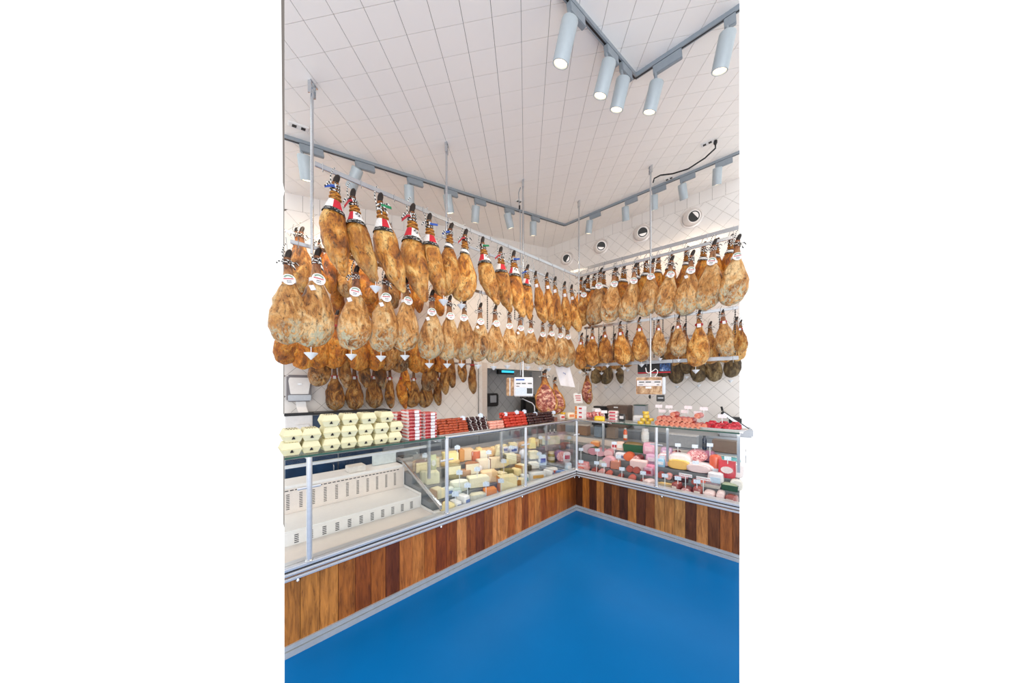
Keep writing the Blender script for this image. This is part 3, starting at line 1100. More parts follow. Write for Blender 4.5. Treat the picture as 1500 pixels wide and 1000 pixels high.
pole(457, 121, 372, 'steel pole from the ceiling at the left edge beside the first red-collared ham')
pole(654, 210, 345, 'steel pole from the ceiling above the middle of the left rack')
p3, z3 = pole(766, 264, 552, 'long steel pole from the ceiling down to the scale above the left counter')
p4, z4 = pole(953, 243, 552, 'long steel pole from the ceiling down to the scale above the right counter')
pole(848, 294, 500, 'thin steel pole from the ceiling in the corner where both racks meet')
_q = thing('cable', 'dark cable hanging down beside the pole of the left scale', 'cable', p3)
link('wire', MB().tube([(-0.03, 0.02, -0.08), (-0.055, 0.0, -0.16), (-0.05, -0.01, -0.30), (-0.035, -0.012, -0.45), (-0.032, -0.012, z3 - p3.z + 0.02)], 0.006, 6).mesh('wire', M['steel_dull'], smooth=True), _q)
link('clip', MB().cbox((-0.045, -0.008, -0.36), (0.02, 0.02, 0.05)).mesh('clip', M['dark']), _q)
pa, pb = on_ceiling(1048, 205), on_ceiling(955, 250)
c = thing('power_cable', 'black cable sagging from a ceiling socket to the right pole', 'cable', pa)
d = pb - pa
link('wire', MB().tube([(0, 0, -0.03), (0.0, 0, -0.10), d * 0.15 + Vector((0, 0, -0.16)), d * 0.4 + Vector((0, 0, -0.20)), d * 0.65 + Vector((0, 0, -0.17)), d * 0.85 + Vector((0, 0, -0.115)), d * 0.96 + Vector((0, 0, -0.12)), d + Vector((0.01, -0.012, -0.17))], 0.009, 8).mesh('wire', M['dark'], smooth=True), c)
link('plug', MB().lathe([(0.02, -0.012), (0.02, -0.04), (0.01, -0.06)], 10).mesh('plug', M['dark'], smooth=True), c)
for px, py, lb, ln in [(437, 183, 'white double socket plate on the ceiling at the left edge', 0.15), (1036, 208, 'white socket plate on the ceiling where the black cable plugs in', 0.13),
                       (980, 260, 'small white socket plate on the ceiling beside the far track', 0.12), (760, 293, 'small white socket plate on the ceiling near the left scale pole', 0.10)]:
    p = on_ceiling(px, py)
    ang = RL.rot if px < 800 else RR.rot
    o = thing('ceiling_socket', lb, 'socket', p, ang)
    sl = math.atan2(-(CN.x * math.cos(ang) + CN.y * math.sin(ang)), CN.z)
    T = Matrix.Rotation(-sl, 4, 'Y')
    link('plate', MB().box(-ln / 2, ln / 2, -0.03, 0.03, -0.020, -0.003, 0, T).mesh('plate', M['white_panel'], bevel=0.004), o)
    for dx in (-ln * 0.22, ln * 0.22):
        link('outlet', MB().box(dx - 0.016, dx + 0.016, -0.016, 0.016, -0.0225, -0.019, 0, T).mesh('outlet', M['dark']), o)


def chain(px, py0, py1, frame, off, label, r=0.005):
    a, b = frame.at(px, py0, off), frame.at(px, py1, off)
    L = a.z - b.z
    n = max(6, int(L / 0.028))
    pts, rs = [], []
    for k in range(n * 2 + 1):
        pts.append((0, 0, -L * k / (n * 2)))
        rs.append(r * (1.7 if k % 2 else 0.6))
    o = thing('chain', label, 'chain', a, 0, None, 1.0, MB().tube(pts, rs, 5).mesh('chain', M['dark']))
    return o


for k, (px, a, b) in enumerate([(675, 367, 452), (714, 375, 482), (754, 380, 468)]):
    chain(px, a, b, RL, 0.33, 'thin dark chain behind the left hams, %s from the left' % ORD[k])
chain(701, 536, 606, WL, -0.03, 'dark bead chain hanging at the tiled column beside the recess')
for k, (px, a, b) in enumerate([(859, 478, 530), (877, 477, 528), (899, 474, 527), (918, 470, 527), (958, 464, 524), (971, 462, 524), (1005, 459, 522), (1054, 452, 522), (1077, 448, 520)]):
    chain(px, a, b, RR, 0.10, 'dark chain between the right rails, %s from the corner' % ORD[k])

# ------------------------------------------------------------------ hams
TT = [0.09, 0.12, 0.17, 0.22, 0.27, 0.32, 0.37, 0.42, 0.47, 0.53, 0.59, 0.65, 0.71, 0.77, 0.82, 0.87, 0.91, 0.945, 0.97, 0.988, 1.0]


def interp(tab, t):
    for (a, va), (b, vb) in zip(tab[:-1], tab[1:]):
        if t <= b:
            u = (t - a) / (b - a) if b > a else 0
            u = u * u * (3 - 2 * u)
            return va + (vb - va) * u
    return tab[-1][1]


PROF = {
    'wide': dict(w=[(0, .024), (.18, .027), (.30, .037), (.37, .050), (.46, .082), (.56, .112), (.67, .132), (.79, .138), (.88, .124), (.945, .096), (.975, .068), (1, .018)],
                 d=[(0, .022), (.18, .026), (.30, .036), (.42, .058), (.60, .085), (.76, .090), (.88, .076), (.95, .054), (1, .014)],
                 c=[(0, 0), (.3, 0), (.6, -.004), (.85, -.018), (1, -.040)]),
    'long': dict(w=[(0, .022), (.16, .027), (.26, .038), (.36, .066), (.46, .094), (.57, .106), (.67, .102), (.77, .088), (.86, .068), (.94, .046), (.98, .030), (1, .010)],
                 d=[(0, .022), (.16, .026), (.26, .036), (.36, .060), (.50, .088), (.66, .086), (.80, .066), (.92, .042), (1, .010)],
                 c=[(0, 0), (.3, 0), (.45, -.012), (.6, -.006), (.8, .022), (1, .060)]),
    'round': dict(w=[(0, .024), (.15, .029), (.27, .040), (.36, .062), (.48, .104), (.62, .136), (.76, .144), (.87, .128), (.945, .096), (.975, .066), (1, .018)],
                  d=[(0, .022), (.16, .028), (.28, .042), (.42, .068), (.62, .092), (.78, .090), (.90, .070), (1, .014)],
                  c=[(0, 0), (.3, 0), (.7, .004), (1, .016)]),
    'slim': dict(w=[(0, .020), (.2, .026), (.32, .040), (.45, .066), (.6, .084), (.76, .088), (.88, .074), (.95, .054), (.98, .036), (1, .012)],
                 d=[(0, .02), (.2, .026), (.35, .042), (.5, .070), (.7, .080), (.88, .062), (1, .012)],
                 c=[(0, 0), (.35, .004), (.65, -.006), (1, .022)]),
}
HL = 0.8


def ham_body(kind, seed):
    P = PROF[kind]
    g = random.Random(seed)
    ox = Vector((g.uniform(0, 50), g.uniform(0, 50), g.uniform(0, 50)))
    seg = 30
    wide = {'wide': 1.02, 'long': 0.93, 'round': 1.0, 'slim': 0.96}[kind]
    rings = []
    sgn = g.choice((-1, 1)) if kind != 'long' else 1
    ph = g.uniform(-0.05, 0.05)
    for t in TT:
        w, d, c = interp(P['w'], t), interp(P['d'], t), interp(P['c'], t)
        z = -HL * t
        loop = []
        for k in range(seg):
            a = 2 * math.pi * k / seg
            ca, sa = math.cos(a), math.sin(a)
            e = 0.86
            x = w * math.copysign(abs(ca) ** e, ca)
            y = d * math.copysign(abs(sa) ** e, sa)
            if y < 0:
                y *= 0.86
            m = min(1.0, max(0.0, (t - 0.36) / 0.14))
            p = Vector((x * (1 + (wide - 1) * m) + c, y, z))
            m = min(1.0, max(0.0, (t - 0.30) / 0.2))
            n1 = noise.noise(p * 9 + ox)
            n2 = noise.noise(p * 24 + ox)
            n3 = noise.noise(p * 55 + ox)
            out = Vector((ca, sa, 0))
            p += out * (m * (0.014 * n1 + 0.007 * n2 + 0.003 * n3) + (1 - m) * 0.003 * n2) * min(1.0, w / 0.05)
            if sa < 0 and t > 0.42:                      # flap and hollow of the cut face
                line = -0.56 + ph - sgn * x * 0.9
                q = (z - line) / 0.035
                p.y += -sa * (0.016 * math.exp(-q * q) - 0.014 * math.exp(-(q - 1.6) ** 2)) * m * -1
                q2 = (x - c + 0.035 * sgn - (z + 0.45) * 0.12) / 0.022
                p.y -= 0.010 * math.exp(-q2 * q2) * m * -sa
            loop.append(p)
        rings.append(loop)
    return MB().rings(rings)


HAM_MESH = {}


def ham_mesh(kind, var, matkey):
    key = (kind, var, matkey)
    if key not in HAM_MESH:
        HAM_MESH[key] = ham_body(kind, hash(kind) % 1 + var * 13 + len(kind)).mesh('ham_body', M[matkey], smooth=True)
        HAM_MESH[key].set_sharp_from_angle(angle=3.0)
    return HAM_MESH[key]


def hoof_mesh():
    rings = []
    for z, r, dx in [(0.0, .010, .020), (-.012, .019, .017), (-.035, .023, .010), (-.06, .021, .003), (-.085, .024, 0), (-.11, .0265, 0)]:
        rings.append([Vector((math.cos(a) * r + dx, math.sin(a) * r * 0.85, z)) for a in [2 * math.pi * k / 10 for k in range(10)]])
    return MB().rings(rings).mesh('hoof', M['hoof'], smooth=True)


HOOF = hoof_mesh()


def cord_mesh(seed, dense):
    g = random.Random(seed)
    mb = MB()
    for k in range(3):
        z = -0.10 - (0.022 if not dense else 0.016) * k
        ti = g.uniform(-0.3, 0.3)
        pts = [Vector((math.cos(a) * 0.033, math.sin(a) * 0.031, z + math.cos(a) * 0.03 * ti)) for a in [2 * math.pi * q / 10 for q in range(11)]]
        mb.tube(pts, 0.0062 if not dense else 0.0045, 5)
    mb.tube([(-0.03, -0.012, -0.11), (-0.032, -0.014, -0.03), (-0.016, -0.006, 0.03), (0.0, 0.0, 0.05)], 0.005, 5)
    for k in range(3):
        a = g.uniform(0, 6.28)
        mb.tube([(0.03 * math.cos(a), -0.034, -0.12), (0.055 * math.cos(a), -0.045, -0.12 + 0.03 * math.sin(a)), (0.075 * math.cos(a), -0.04, -0.14 + 0.05 * math.sin(a))], 0.006, 5)
    return mb.mesh('tie_cord', M['cord'], smooth=True)


CORDS = [cord_mesh(k, False) for k in range(3)]
CORDS_D = [cord_mesh(k + 9, True) for k in range(3)]


def ribbon_mesh(seed, key):
    g = random.Random(seed)
    mb = MB()
    sx = g.choice((-1, 1))
    pts = [(0.0, -0.036, -0.115), (0.03 * sx, -0.045, -0.125), (0.075 * sx, -0.04, -0.165 + g.uniform(-0.02, 0.05))]
    for (a, b) in zip(pts[:-1], pts[1:]):
        a, b = Vector(a), Vector(b)
        mb.add([a + Vector((0, 0, .010)), b + Vector((0, 0, .010)), b - Vector((0, 0, .010)), a - Vector((0, 0, .010)),
                a + Vector((0, .003, .010)), b + Vector((0, .003, .010)), b + Vector((0, .003, -.010)), a + Vector((0, .003, -.010))],
               [(0, 1, 2, 3), (7, 6, 5, 4), (0, 4, 5, 1), (2, 6, 7, 3), (1, 5, 6, 2), (3, 7, 4, 0)])
    return mb.mesh('ribbon', M[key])


RIBBONS = [ribbon_mesh(1, 'ribbon_blue'), ribbon_mesh(2, 'ribbon_red'), ribbon_mesh(5, 'ribbon_green'), ribbon_mesh(8, 'ribbon_red'), ribbon_mesh(11, 'ribbon_blue')]


def collar_mesh(kind, turn, style):
    """printed paper collar: white with a red panel and a black lower band, following the ham's outline"""
    P = PROF[kind]
    mb = MB()
    seg = 24
    if style == 'red':
        rows = [(0.275, 0), (0.365, 0), (0.370, 1), (0.405, 1)]
    else:
        rows = [(0.285, 2), (0.30, 2), (0.302, 0), (0.335, 0), (0.337, 2), (0.36, 2)]
    rings = []
    for t, mi in rows:
        w, d, c = interp(P['w'], t) + 0.006, interp(P['d'], t) + 0.007, interp(P['c'], t)
        rings.append([Vector((math.cos(a) * w + c, math.sin(a) * d, -HL * t - 0.012 * math.cos(a + turn))) for a in [2 * math.pi * k / seg for k in range(seg)]])
    n = seg
    for i in range(len(rows) - 1):
        for k in range(seg):
            k2 = (k + 1) % seg
            ang = (2 * math.pi * (k + 0.5) / seg - turn) % (2 * math.pi)
            mi = rows[i][1] if style != 'red' else (2 if rows[i][1] == 1 or (rows[i][1] == 0 and rows[i + 1][1] == 1) else 0)
            if style == 'red' and mi == 0 and 4.0 < ang < 4.95:
                mi = 1
            if style != 'red':
                mi = 2 if rows[i][1] == 2 else 0
            mb.add([rings[i][k], rings[i][k2], rings[i + 1][k2], rings[i + 1][k]], [(0, 1, 2, 3)], mi)
    # brush-stroke emblem on the white part
    if style == 'red':
        w, d = interp(P['w'], 0.31) + 0.012, interp(P['d'], 0.31) + 0.013
        for (da, dz, sa, sz) in [(0.25, 0.004, 0.16, 0.006), (0.45, 0.012, 0.10, 0.012), (0.62, 0.0, 0.16, 0.005), (0.5, -0.010, 0.3, 0.003)]:
            a0 = 4.95 + turn + da
            q = [Vector((math.cos(a) * w + interp(P['c'], .31), math.sin(a) * d, -HL * 0.312 - 0.012 * math.cos(a + turn) + dz + s * sz)) for a, s in ((a0, -1), (a0 + sa, -1), (a0 + sa, 1), (a0, 1))]
            mb.add(q, [(0, 1, 2, 3)], 3)
    return mb.mesh('paper_collar', [M['collar_white'], M['collar_red'], M['collar_black'], M['black_ink']])


COLLARS = [collar_mesh('long', tn, 'red') for tn in (0.55, -0.45, 0.35, -0.25)]
COLLARS_B = [collar_mesh('long', 0.2, 'bw'), collar_mesh('wide', 0.2, 'bw')]


def string_mesh(kind):
    P = PROF[kind]
    mb = MB()
    for k in range(4):
        t = 0.205 + 0.02 * k
        w, d = interp(P['w'], t) + 0.005, interp(P['d'], t) + 0.005
        s = 1 if k % 2 else -1
        mb.tube([Vector((math.cos(a) * w, math.sin(a) * d, -HL * t + s * 0.008 * math.cos(a * 1))) for a in [2 * math.pi * q / 12 for q in range(13)]], 0.0045, 5)
    return mb.mesh('golden_net', M['string_mesh'], smooth=True)


NETS = {k: string_mesh(k) for k in PROF}


def disc(r, y, cz, cx=0.0, seg=20, th=0.003):
    return [(r * math.cos(2 * math.pi * k / seg) + cx, r * math.sin(2 * math.pi * k / seg) + cz) for k in range(seg)]


def label_mesh(kind, tilt):
    """round white label with a green laurel, a red name line and two dark lines, on a white strap"""
    P = PROF[kind]
    t = 0.335
    d = interp(P['d'], 0.37) + 0.012
    z = -HL * t
    mb = MB()
    R = Matrix.Translation((0, -d, z)) @ Matrix.Rotation(tilt, 4, 'Y') @ Matrix.Rotation(-0.16, 4, 'X')
    S = R @ XZ
    r = 0.047
    mb.prism(disc(r, 0, 0), 0, 0.003, 0, S)
    arc = [(0.038 * math.cos(a), 0.038 * math.sin(a)) for a in [0.5 + 0.16 * k for k in range(14)]] + [(0.027 * math.cos(a), 0.027 * math.sin(a)) for a in [0.5 + 0.16 * k for k in range(13, -1, -1)]]
    for k in range(13):
        a0, a1 = 0.5 + 0.16 * k, 0.5 + 0.16 * k + 0.12
        mb.prism([(0.039 * math.cos(a0), 0.039 * math.sin(a0)), (0.039 * math.cos(a1), 0.039 * math.sin(a1)), (0.027 * math.cos(a1), 0.027 * math.sin(a1)), (0.027 * math.cos(a0), 0.027 * math.sin(a0))], -0.0008, 0.0, 1, S)
    for k in range(7):
        mb.prism([(-0.034 + k * 0.0098, 0.0), (-0.034 + k * 0.0098 + 0.0075, 0.0), (-0.034 + k * 0.0098 + 0.0075, 0.011), (-0.034 + k * 0.0098, 0.011)], -0.0008, 0.0, 2, S)
    for k in range(3):
        mb.prism([(-0.015 + k * 0.011, -0.018), (-0.015 + k * 0.011 + 0.008, -0.018), (-0.015 + k * 0.011 + 0.008, -0.010), (-0.015 + k * 0.011, -0.010)], -0.0008, 0.0, 3, S)
    mb.prism([(-0.016, -0.030), (0.016, -0.030), (0.016, -0.026), (-0.016, -0.026)], -0.0008, 0.0, 3, S)
    w = interp(P['w'], 0.34) + 0.006
    dd = interp(P['d'], 0.34) + 0.006
    rows = []
    for dz in (0.014, -0.014):
        rows.append([Vector((math.cos(a) * w, math.sin(a) * dd, z + dz)) for a in [2 * math.pi * k / 18 for k in range(18)]])
    for k in range(18):
        k2 = (k + 1) % 18
        mb.add([rows[0][k], rows[0][k2], rows[1][k2], rows[1][k]], [(0, 1, 2, 3)], 0)
    return mb.mesh('round_label', [M['paper'], M['green_ink'], M['red_ink'], M['black_ink']])


LABELS = {k: [label_mesh(k, tl) for tl in (-0.12, 0.05, 0.15)] for k in ('wide', 'round')}


def tag_mesh(kind):
    P = PROF[kind]
    d = interp(P['d'], 0.46) + 0.010
    S = Matrix.Translation((-0.045, -d, -HL * 0.435)) @ Matrix.Rotation(-0.35, 4, 'Y') @ Matrix.Rotation(-0.35, 4, 'X')
    return MB().box(-0.018, 0.018, -0.002, 0, -0.022, 0.022, 0, S).mesh('paper_tag', M['paper_tag'])


TAGS = {k: tag_mesh(k) for k in PROF}
SMALL_LABEL = MB().box(-0.022, 0.022, -0.052, -0.049, -0.265, -0.215, 0).box(-0.03, 0.03, -0.0515, -0.0485, -0.245, -0.235, 1).mesh('neck_label', [M['paper_tag'], M['red_ink']])
_b = MB()
for k in range(2):
    _b.tube([Vector((math.cos(a) * 0.043, math.sin(a) * 0.040, -HL * 0.285 + 0.014 * k)) for a in [2 * math.pi * q / 12 for q in range(13)]], 0.008, 6)
RED_BAND = _b.mesh('red_neck_band', M['ribbon_red'], smooth=True)
CONE = MB().lathe([(0.002, -0.052), (0.048, 0.0), (0.046, 0.003), (0.002, 0.004)], 14).tube([(0, 0, 0.003), (0, 0, 0.05)], 0.003, 5).mesh('drip_cone', M['cone'])


def hang(label, frame, off, top, bot, kind, matkey, dress, var=0, cone=False, group=None, yawj=0.0, rail_z=None):
    rz = None
    if top is None:                                   # only the lower end shows: a full ham above it
        b = frame.at(bot[0], bot[1], off)
        L = 0.70 if not isinstance(dress, tuple) else dress[1]
        p = Vector((b.x, b.y, b.z + L))
        th = 0.0
    else:
        p = frame.at(top[0], top[1], off)
        dz = p.z - (EYE + (CY - bot[1]) / F * p.y)
        dx = (bot[0] - top[0]) / F * p.y
        L = math.hypot(dx, dz)
        th = -math.atan2(dx, dz)
    if isinstance(dress, tuple):
        dress = dress[0]
    if kind == 'long' and th:
        th += math.atan2(0.060, HL) if th < 0 else 0.0
    yaw = math.atan2(-p.x, p.y) + yawj
    o = thing('hanging_ham', label, 'ham', p, (0, th, yaw), group, L / HL)
    o.rotation_mode = 'XYZ'
    link('ham_body', ham_mesh(kind, var % 3, matkey), o)
    link('hoof', HOOF, o)
    g = random.Random(label)
    if 'cord' in dress:
        link('tie_cord', CORDS[var % 3] if kind == 'long' else CORDS_D[var % 3], o)
    if 'ribbon' in dress:
        link('ribbon', RIBBONS[var % 5], o)
    if 'net' in dress:
        link('golden_net', NETS[kind], o)
    if 'collar' in dress:
        link('paper_collar', COLLARS[var % 4], o)
    if 'bw' in dress:
        link('paper_collar', COLLARS_B[0 if kind == 'long' else 1], o)
    if 'label' in dress:
        link('round_label', LABELS[kind][var % 3], o)
    if 'tag' in dress:
        link('paper_tag', TAGS[kind], o)
    if 'neck' in dress:
        link('neck_label', SMALL_LABEL, o)
    if 'band' in dress:
        link('red_neck_band', RED_BAND, o)
    if cone:
        link('drip_cone', CONE, o, loc=(PROF[kind]['c'][-1][1], -0.03, -HL - 0.045), rot=(0, -th, 0))
    if rail_z and rail_z - p.z > 0.05:
        h = (rail_z - p.z) / (L / HL)
        link('hook_cord', MB().tube([(0.005, 0, -0.02), (0.0, 0, h)], 0.003, 5).mesh('hook_cord', M['steel_dull']), o)
    return o


GA = 'red-collared hams on the upper left rail'
ROW_A = [((491, 255), (502, 402)), ((514, 276), (546, 410)), ((554, 282), (589, 424)), ((602, 298), (622, 441)), ((627, 312), (648, 432)), ((660, 326), (654, 435)),
         ((681, 335), (681, 442)), ((705, 347), (729, 447)), ((732, 361), (748, 457)), ((751, 367), (767, 465)), ((772, 387), (776, 468)), ((783, 397), (796, 474)),
         ((800, 399), (807, 476)), ((812, 405), (817, 481)), ((826, 412), (830, 484)), ((836, 417), (846, 487))]
for k, (a, b) in enumerate(ROW_A):
    dr = 'cord ribbon net collar' if k < 11 else 'cord label' if False else ('cord net collar' if k == 11 else 'cord net')
    lab = 'golden ham with red-white collar, %s from left on the upper left rail' % ORD[k] if k < 12 else 'golden ham with corded shank, %s from the left on the upper left rail' % ORD[k]
    kind = 'long' if k not in (5, 6) else 'wide'
    if kind == 'wide':
        dr = 'cord ribbon net bw'
        lab = 'golden ham with black-white collar, %s from left on upper left rail' % ORD[k]
    if k > 10:
        kind = 'slim'
        dr = 'cord net neck'
        lab = 'slim golden ham seen edge-on, %s from left on upper left rail' % ORD[k]
    hang(lab, RL, 0.0, a, b, kind, 'ham_gold', dr, k, k in (1, 4, 6), GA, [0.1, -0.1, 0.05, -0.15][k % 4], ZL - 0.02)

ROW_B = [((420, 365), (427, 504), 0), ((464, 362), (463, 510), 1), ((521, 388), (522, 513), 1), ((565, 398), (564, 516), 1), ((594, 405), (597, 515), 1), ((632, 424), (634, 527), 1), ((658, 432), (659, 528), 1),
         ((680, 436), (681, 528), 1), ((703, 443), (704, 530), 1), ((725, 446), (726, 532), 1), ((746, 452), (747, 531), 1), ((762, 456), (761, 532), 0), ((778, 461), (777, 533), 1),
         ((795, 468), (794, 535), 1), ((807, 466), (806, 536), 1), ((820, 470), (823, 537), 0), ((830, 472), (834, 538), 0)]
for k, (a, b, c) in enumerate(ROW_B):
    hang('pale mottled ham with round label, %s from left on the lower left rail' % ORD[k], RL, 0.06 if k > 0 else 0.04, a, b, 'wide', 'ham_pale',
         'cord label tag' if k in (1, 2, 3, 5, 8, 11) else 'cord label', k, bool(c), 'round-labelled hams on the lower left rail', [0.0, 0.25, -0.1, 0.15, 0.35][k % 5], 2.73)

GC = 'orange hams on the rails near the left wall'
for k, (a, b, m) in enumerate([((432, 333), (450, 405), 'long'), ((466, 350), (478, 418), 'slim'), ((500, 352), (507, 426), 'round'), ((532, 358), (537, 429), 'round'), ((579, 366), (583, 439), 'long'), ((610, 372), (614, 443), 'round'), ((640, 380), (643, 463), 'slim')]):
    hang('orange ham near the left wall between front hams, %s in upper back row' % ORD[k], WL, -0.28, a, b, m, 'ham_orange', 'cord bw' if k == 0 else 'cord', k, False, GC, 0.2 * (k % 3 - 1), 3.33)
for k, (b, m) in enumerate([((441, 428), 'round'), ((482, 430), 'slim'), ((510, 438), 'round'), ((536, 446), 'round'), ((575, 452), 'slim'), ((612, 458), 'slim')]):
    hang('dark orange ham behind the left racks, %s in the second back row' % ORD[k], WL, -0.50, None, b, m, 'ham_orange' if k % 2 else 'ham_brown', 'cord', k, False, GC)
for k, (b, m) in enumerate([((447, 470), 'round'), ((495, 468), 'slim'), ((547, 472), 'slim'), ((598, 468), 'slim')]):
    hang('orange ham deep behind the round-labelled hams, %s in the third back row' % ORD[k], WL, -0.30, None, b, m, 'ham_orange', 'band', k + 1, False, GC)
GD = 'hams at the left wall under the lower rail'
for k, (x, y) in enumerate([(423, 534), (442, 541), (463, 540), (493, 540), (524, 543), (549, 543), (571, 543), (584, 546), (608, 546), (625, 547), (645, 546)]):
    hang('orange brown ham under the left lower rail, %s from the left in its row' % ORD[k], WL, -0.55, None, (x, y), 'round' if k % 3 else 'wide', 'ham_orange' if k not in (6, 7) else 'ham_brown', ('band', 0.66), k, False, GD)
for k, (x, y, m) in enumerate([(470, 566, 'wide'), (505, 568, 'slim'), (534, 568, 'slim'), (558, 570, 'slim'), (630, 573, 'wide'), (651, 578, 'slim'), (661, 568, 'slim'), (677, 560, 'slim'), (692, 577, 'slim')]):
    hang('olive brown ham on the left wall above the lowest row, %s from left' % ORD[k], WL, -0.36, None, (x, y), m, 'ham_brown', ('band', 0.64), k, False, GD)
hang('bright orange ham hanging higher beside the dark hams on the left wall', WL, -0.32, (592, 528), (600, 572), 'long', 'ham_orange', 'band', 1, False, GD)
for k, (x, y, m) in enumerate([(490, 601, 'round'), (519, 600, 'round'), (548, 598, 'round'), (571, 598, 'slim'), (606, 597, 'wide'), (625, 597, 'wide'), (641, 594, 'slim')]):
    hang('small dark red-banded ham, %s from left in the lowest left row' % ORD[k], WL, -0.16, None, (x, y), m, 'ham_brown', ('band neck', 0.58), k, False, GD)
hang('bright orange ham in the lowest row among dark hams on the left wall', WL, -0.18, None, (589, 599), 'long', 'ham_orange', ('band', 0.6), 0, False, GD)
rail('thin rail on the left wall above the small dark hams', WL, 417, 700, -0.10, 2.02, 0.03)

GF = 'round-labelled hams on the upper right rail'
ROW_F = [((856, 410), (852, 479)), ((880, 392), (874, 476)), ((901, 390), (894, 473)), ((931, 384), (922, 470)), ((956, 378), (950, 463)), ((984, 374), (976, 463)), ((1014, 366), (1007, 461)), ((1046, 350), (1039, 453)), ((1081, 343), (1075, 447))]
for k, (a, b) in enumerate(ROW_F):
    hang('mottled ham with round label, %s from the corner, upper right rail' % ORD[k], RR, 0.0, a, b, 'wide', 'ham_pale' if k else 'ham_gold', 'cord label tag' if k == 6 else 'cord label', k + 1, False, GF, [0.1, -0.1, 0.2][k % 3], ZR - 0.02)
GG = 'hams on the middle right rail'
ROW_G = [((852, 487), (849, 541)), ((868, 478), (867, 536)), ((885, 476), (888, 532)), ((908, 470), (912, 535)), ((936, 464), (938, 530)), ((964, 466), (965, 522)), ((994, 461), (993, 523)), ((1024, 452), (1024, 537)), ((1058, 452), (1063, 522)), ((1085, 468), (1084, 516))]
for k, (a, b) in enumerate(ROW_G):
    hang('peach coloured ham with small neck label, %s from the corner on the middle right rail' % ORD[k], RR, 0.03, a, b, 'round' if k != 7 else 'wide', 'ham_pale' if k in (5, 6, 8) else 'ham_gold', 'cord neck band', k, k < 8, GG, 0.15 * (k % 3 - 1), ZG - 0.02)
GB = 'collared hams on the highest right rail'
for k, px in enumerate([851, 861, 871, 884, 903, 914, 934, 947, 965, 983, 1006, 1031, 1050, 1071]):
    z_y = 403.5 - (px - 833) * 0.276
    hang('orange ham with black and white collar behind the labelled hams, %s from the corner' % ORD[k], RR, 0.5, (px, z_y + 5), (px - 2, z_y + 82 + (px - 850) * 0.02), 'long' if k % 2 else 'wide', 'ham_orange', 'cord net bw', k, False, GB, 0.15 * (k % 3 - 1), ZRB - 0.02)
GH = 'dark hams at the right wall under the lowest rail'
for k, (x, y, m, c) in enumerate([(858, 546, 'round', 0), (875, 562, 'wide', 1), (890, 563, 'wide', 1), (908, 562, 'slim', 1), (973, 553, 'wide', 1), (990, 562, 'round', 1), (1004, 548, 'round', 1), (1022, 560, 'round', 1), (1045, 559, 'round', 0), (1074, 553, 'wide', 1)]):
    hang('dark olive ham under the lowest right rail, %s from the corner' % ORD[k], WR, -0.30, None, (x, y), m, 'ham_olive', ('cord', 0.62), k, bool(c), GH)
for k, (x, y) in enumerate([(860, 541), (880, 543), (900, 541), (918, 538), (985, 536), (1003, 533), (1040, 533), (1060, 531), (1078, 529)]):
    hang('half-hidden orange ham behind the middle right row, %s from the corner' % ORD[k], WR, -0.75, None, (x, y), 'round', 'ham_gold', ('cord', 0.6), k, x in (860, 880, 900, 918), 'half-hidden hams behind the middle right row')
rail('thin rail on the right wall above the dark olive hams', WR, 850, 1082, -0.24, 2.45, 0.03)

# ------------------------------------------------------------------ placing goods
TOPL, TOPR = TOP + 0.008, TOP + 0.012


def on_z(px, py, z, frame):
    r = ray(px, py)
    p = r * ((z - EYE) / r.z)
    q = p.xy - frame.o
    return q.dot(frame.x), q.dot(frame.y), p.y


def step_spot(frame, px, py, d):
    best = None
    for k, (y0, y1, z) in enumerate(STEPS):
        x, y, Y = on_z(px, py, z, frame)
        e = max(y0 - y, 0, y - (y1 - d))
        if best is None or e < best[0]:
            best = (e, k, y0, y1, z)
    e, k, y0, y1, z = best
    x, y, Y = on_z(px, py, z, frame)
    y = min(max(y, y0 + 0.005), max(y1 - d, y0 + 0.005))
    x, _, Y = frame.xz(px, py, y)
    return x, y, z, Y, k


PLACED = []


def place_case(frame, px, py, wpx, hpx, d, build, name, label, cat, group=None, turn=0.5, **kw):
    x, y, z, Y, k = step_spot(frame, px, py, d)
    w, h = wpx * Y / F * 1.14, hpx * Y / F * 1.12
    p = frame.w(x, y + d / 2, z + 0.001)
    want = math.atan2(-p.x, p.y)
    yaw = frame.rot + (want - frame.rot) * turn
    PLACED.append((frame, k, x, w))
    o = thing(name, label, cat, p, yaw, group)
    build(o, w, d, h, **kw)
    return o


def place_top(frame, px, py, wpx, hpx, d, build, name, label, cat, z=None, group=None, turn=0.4, ylim=(0.02, 0.33), **kw):
    z = TOPL if z is None else z
    x, y, Y = on_z(px, py, z, frame)
    y = min(max(y, ylim[0]), max(ylim[0], ylim[1] - d))
    x, _, Y = frame.xz(px, py, y)
    p = frame.w(x, y + d / 2, z + 0.001)
    want = math.atan2(-p.x, p.y)
    o = thing(name, label, cat, p, frame.rot + (want - frame.rot) * turn, group)
    build(o, wpx * Y / F, d, hpx * Y / F, **kw)
    return o


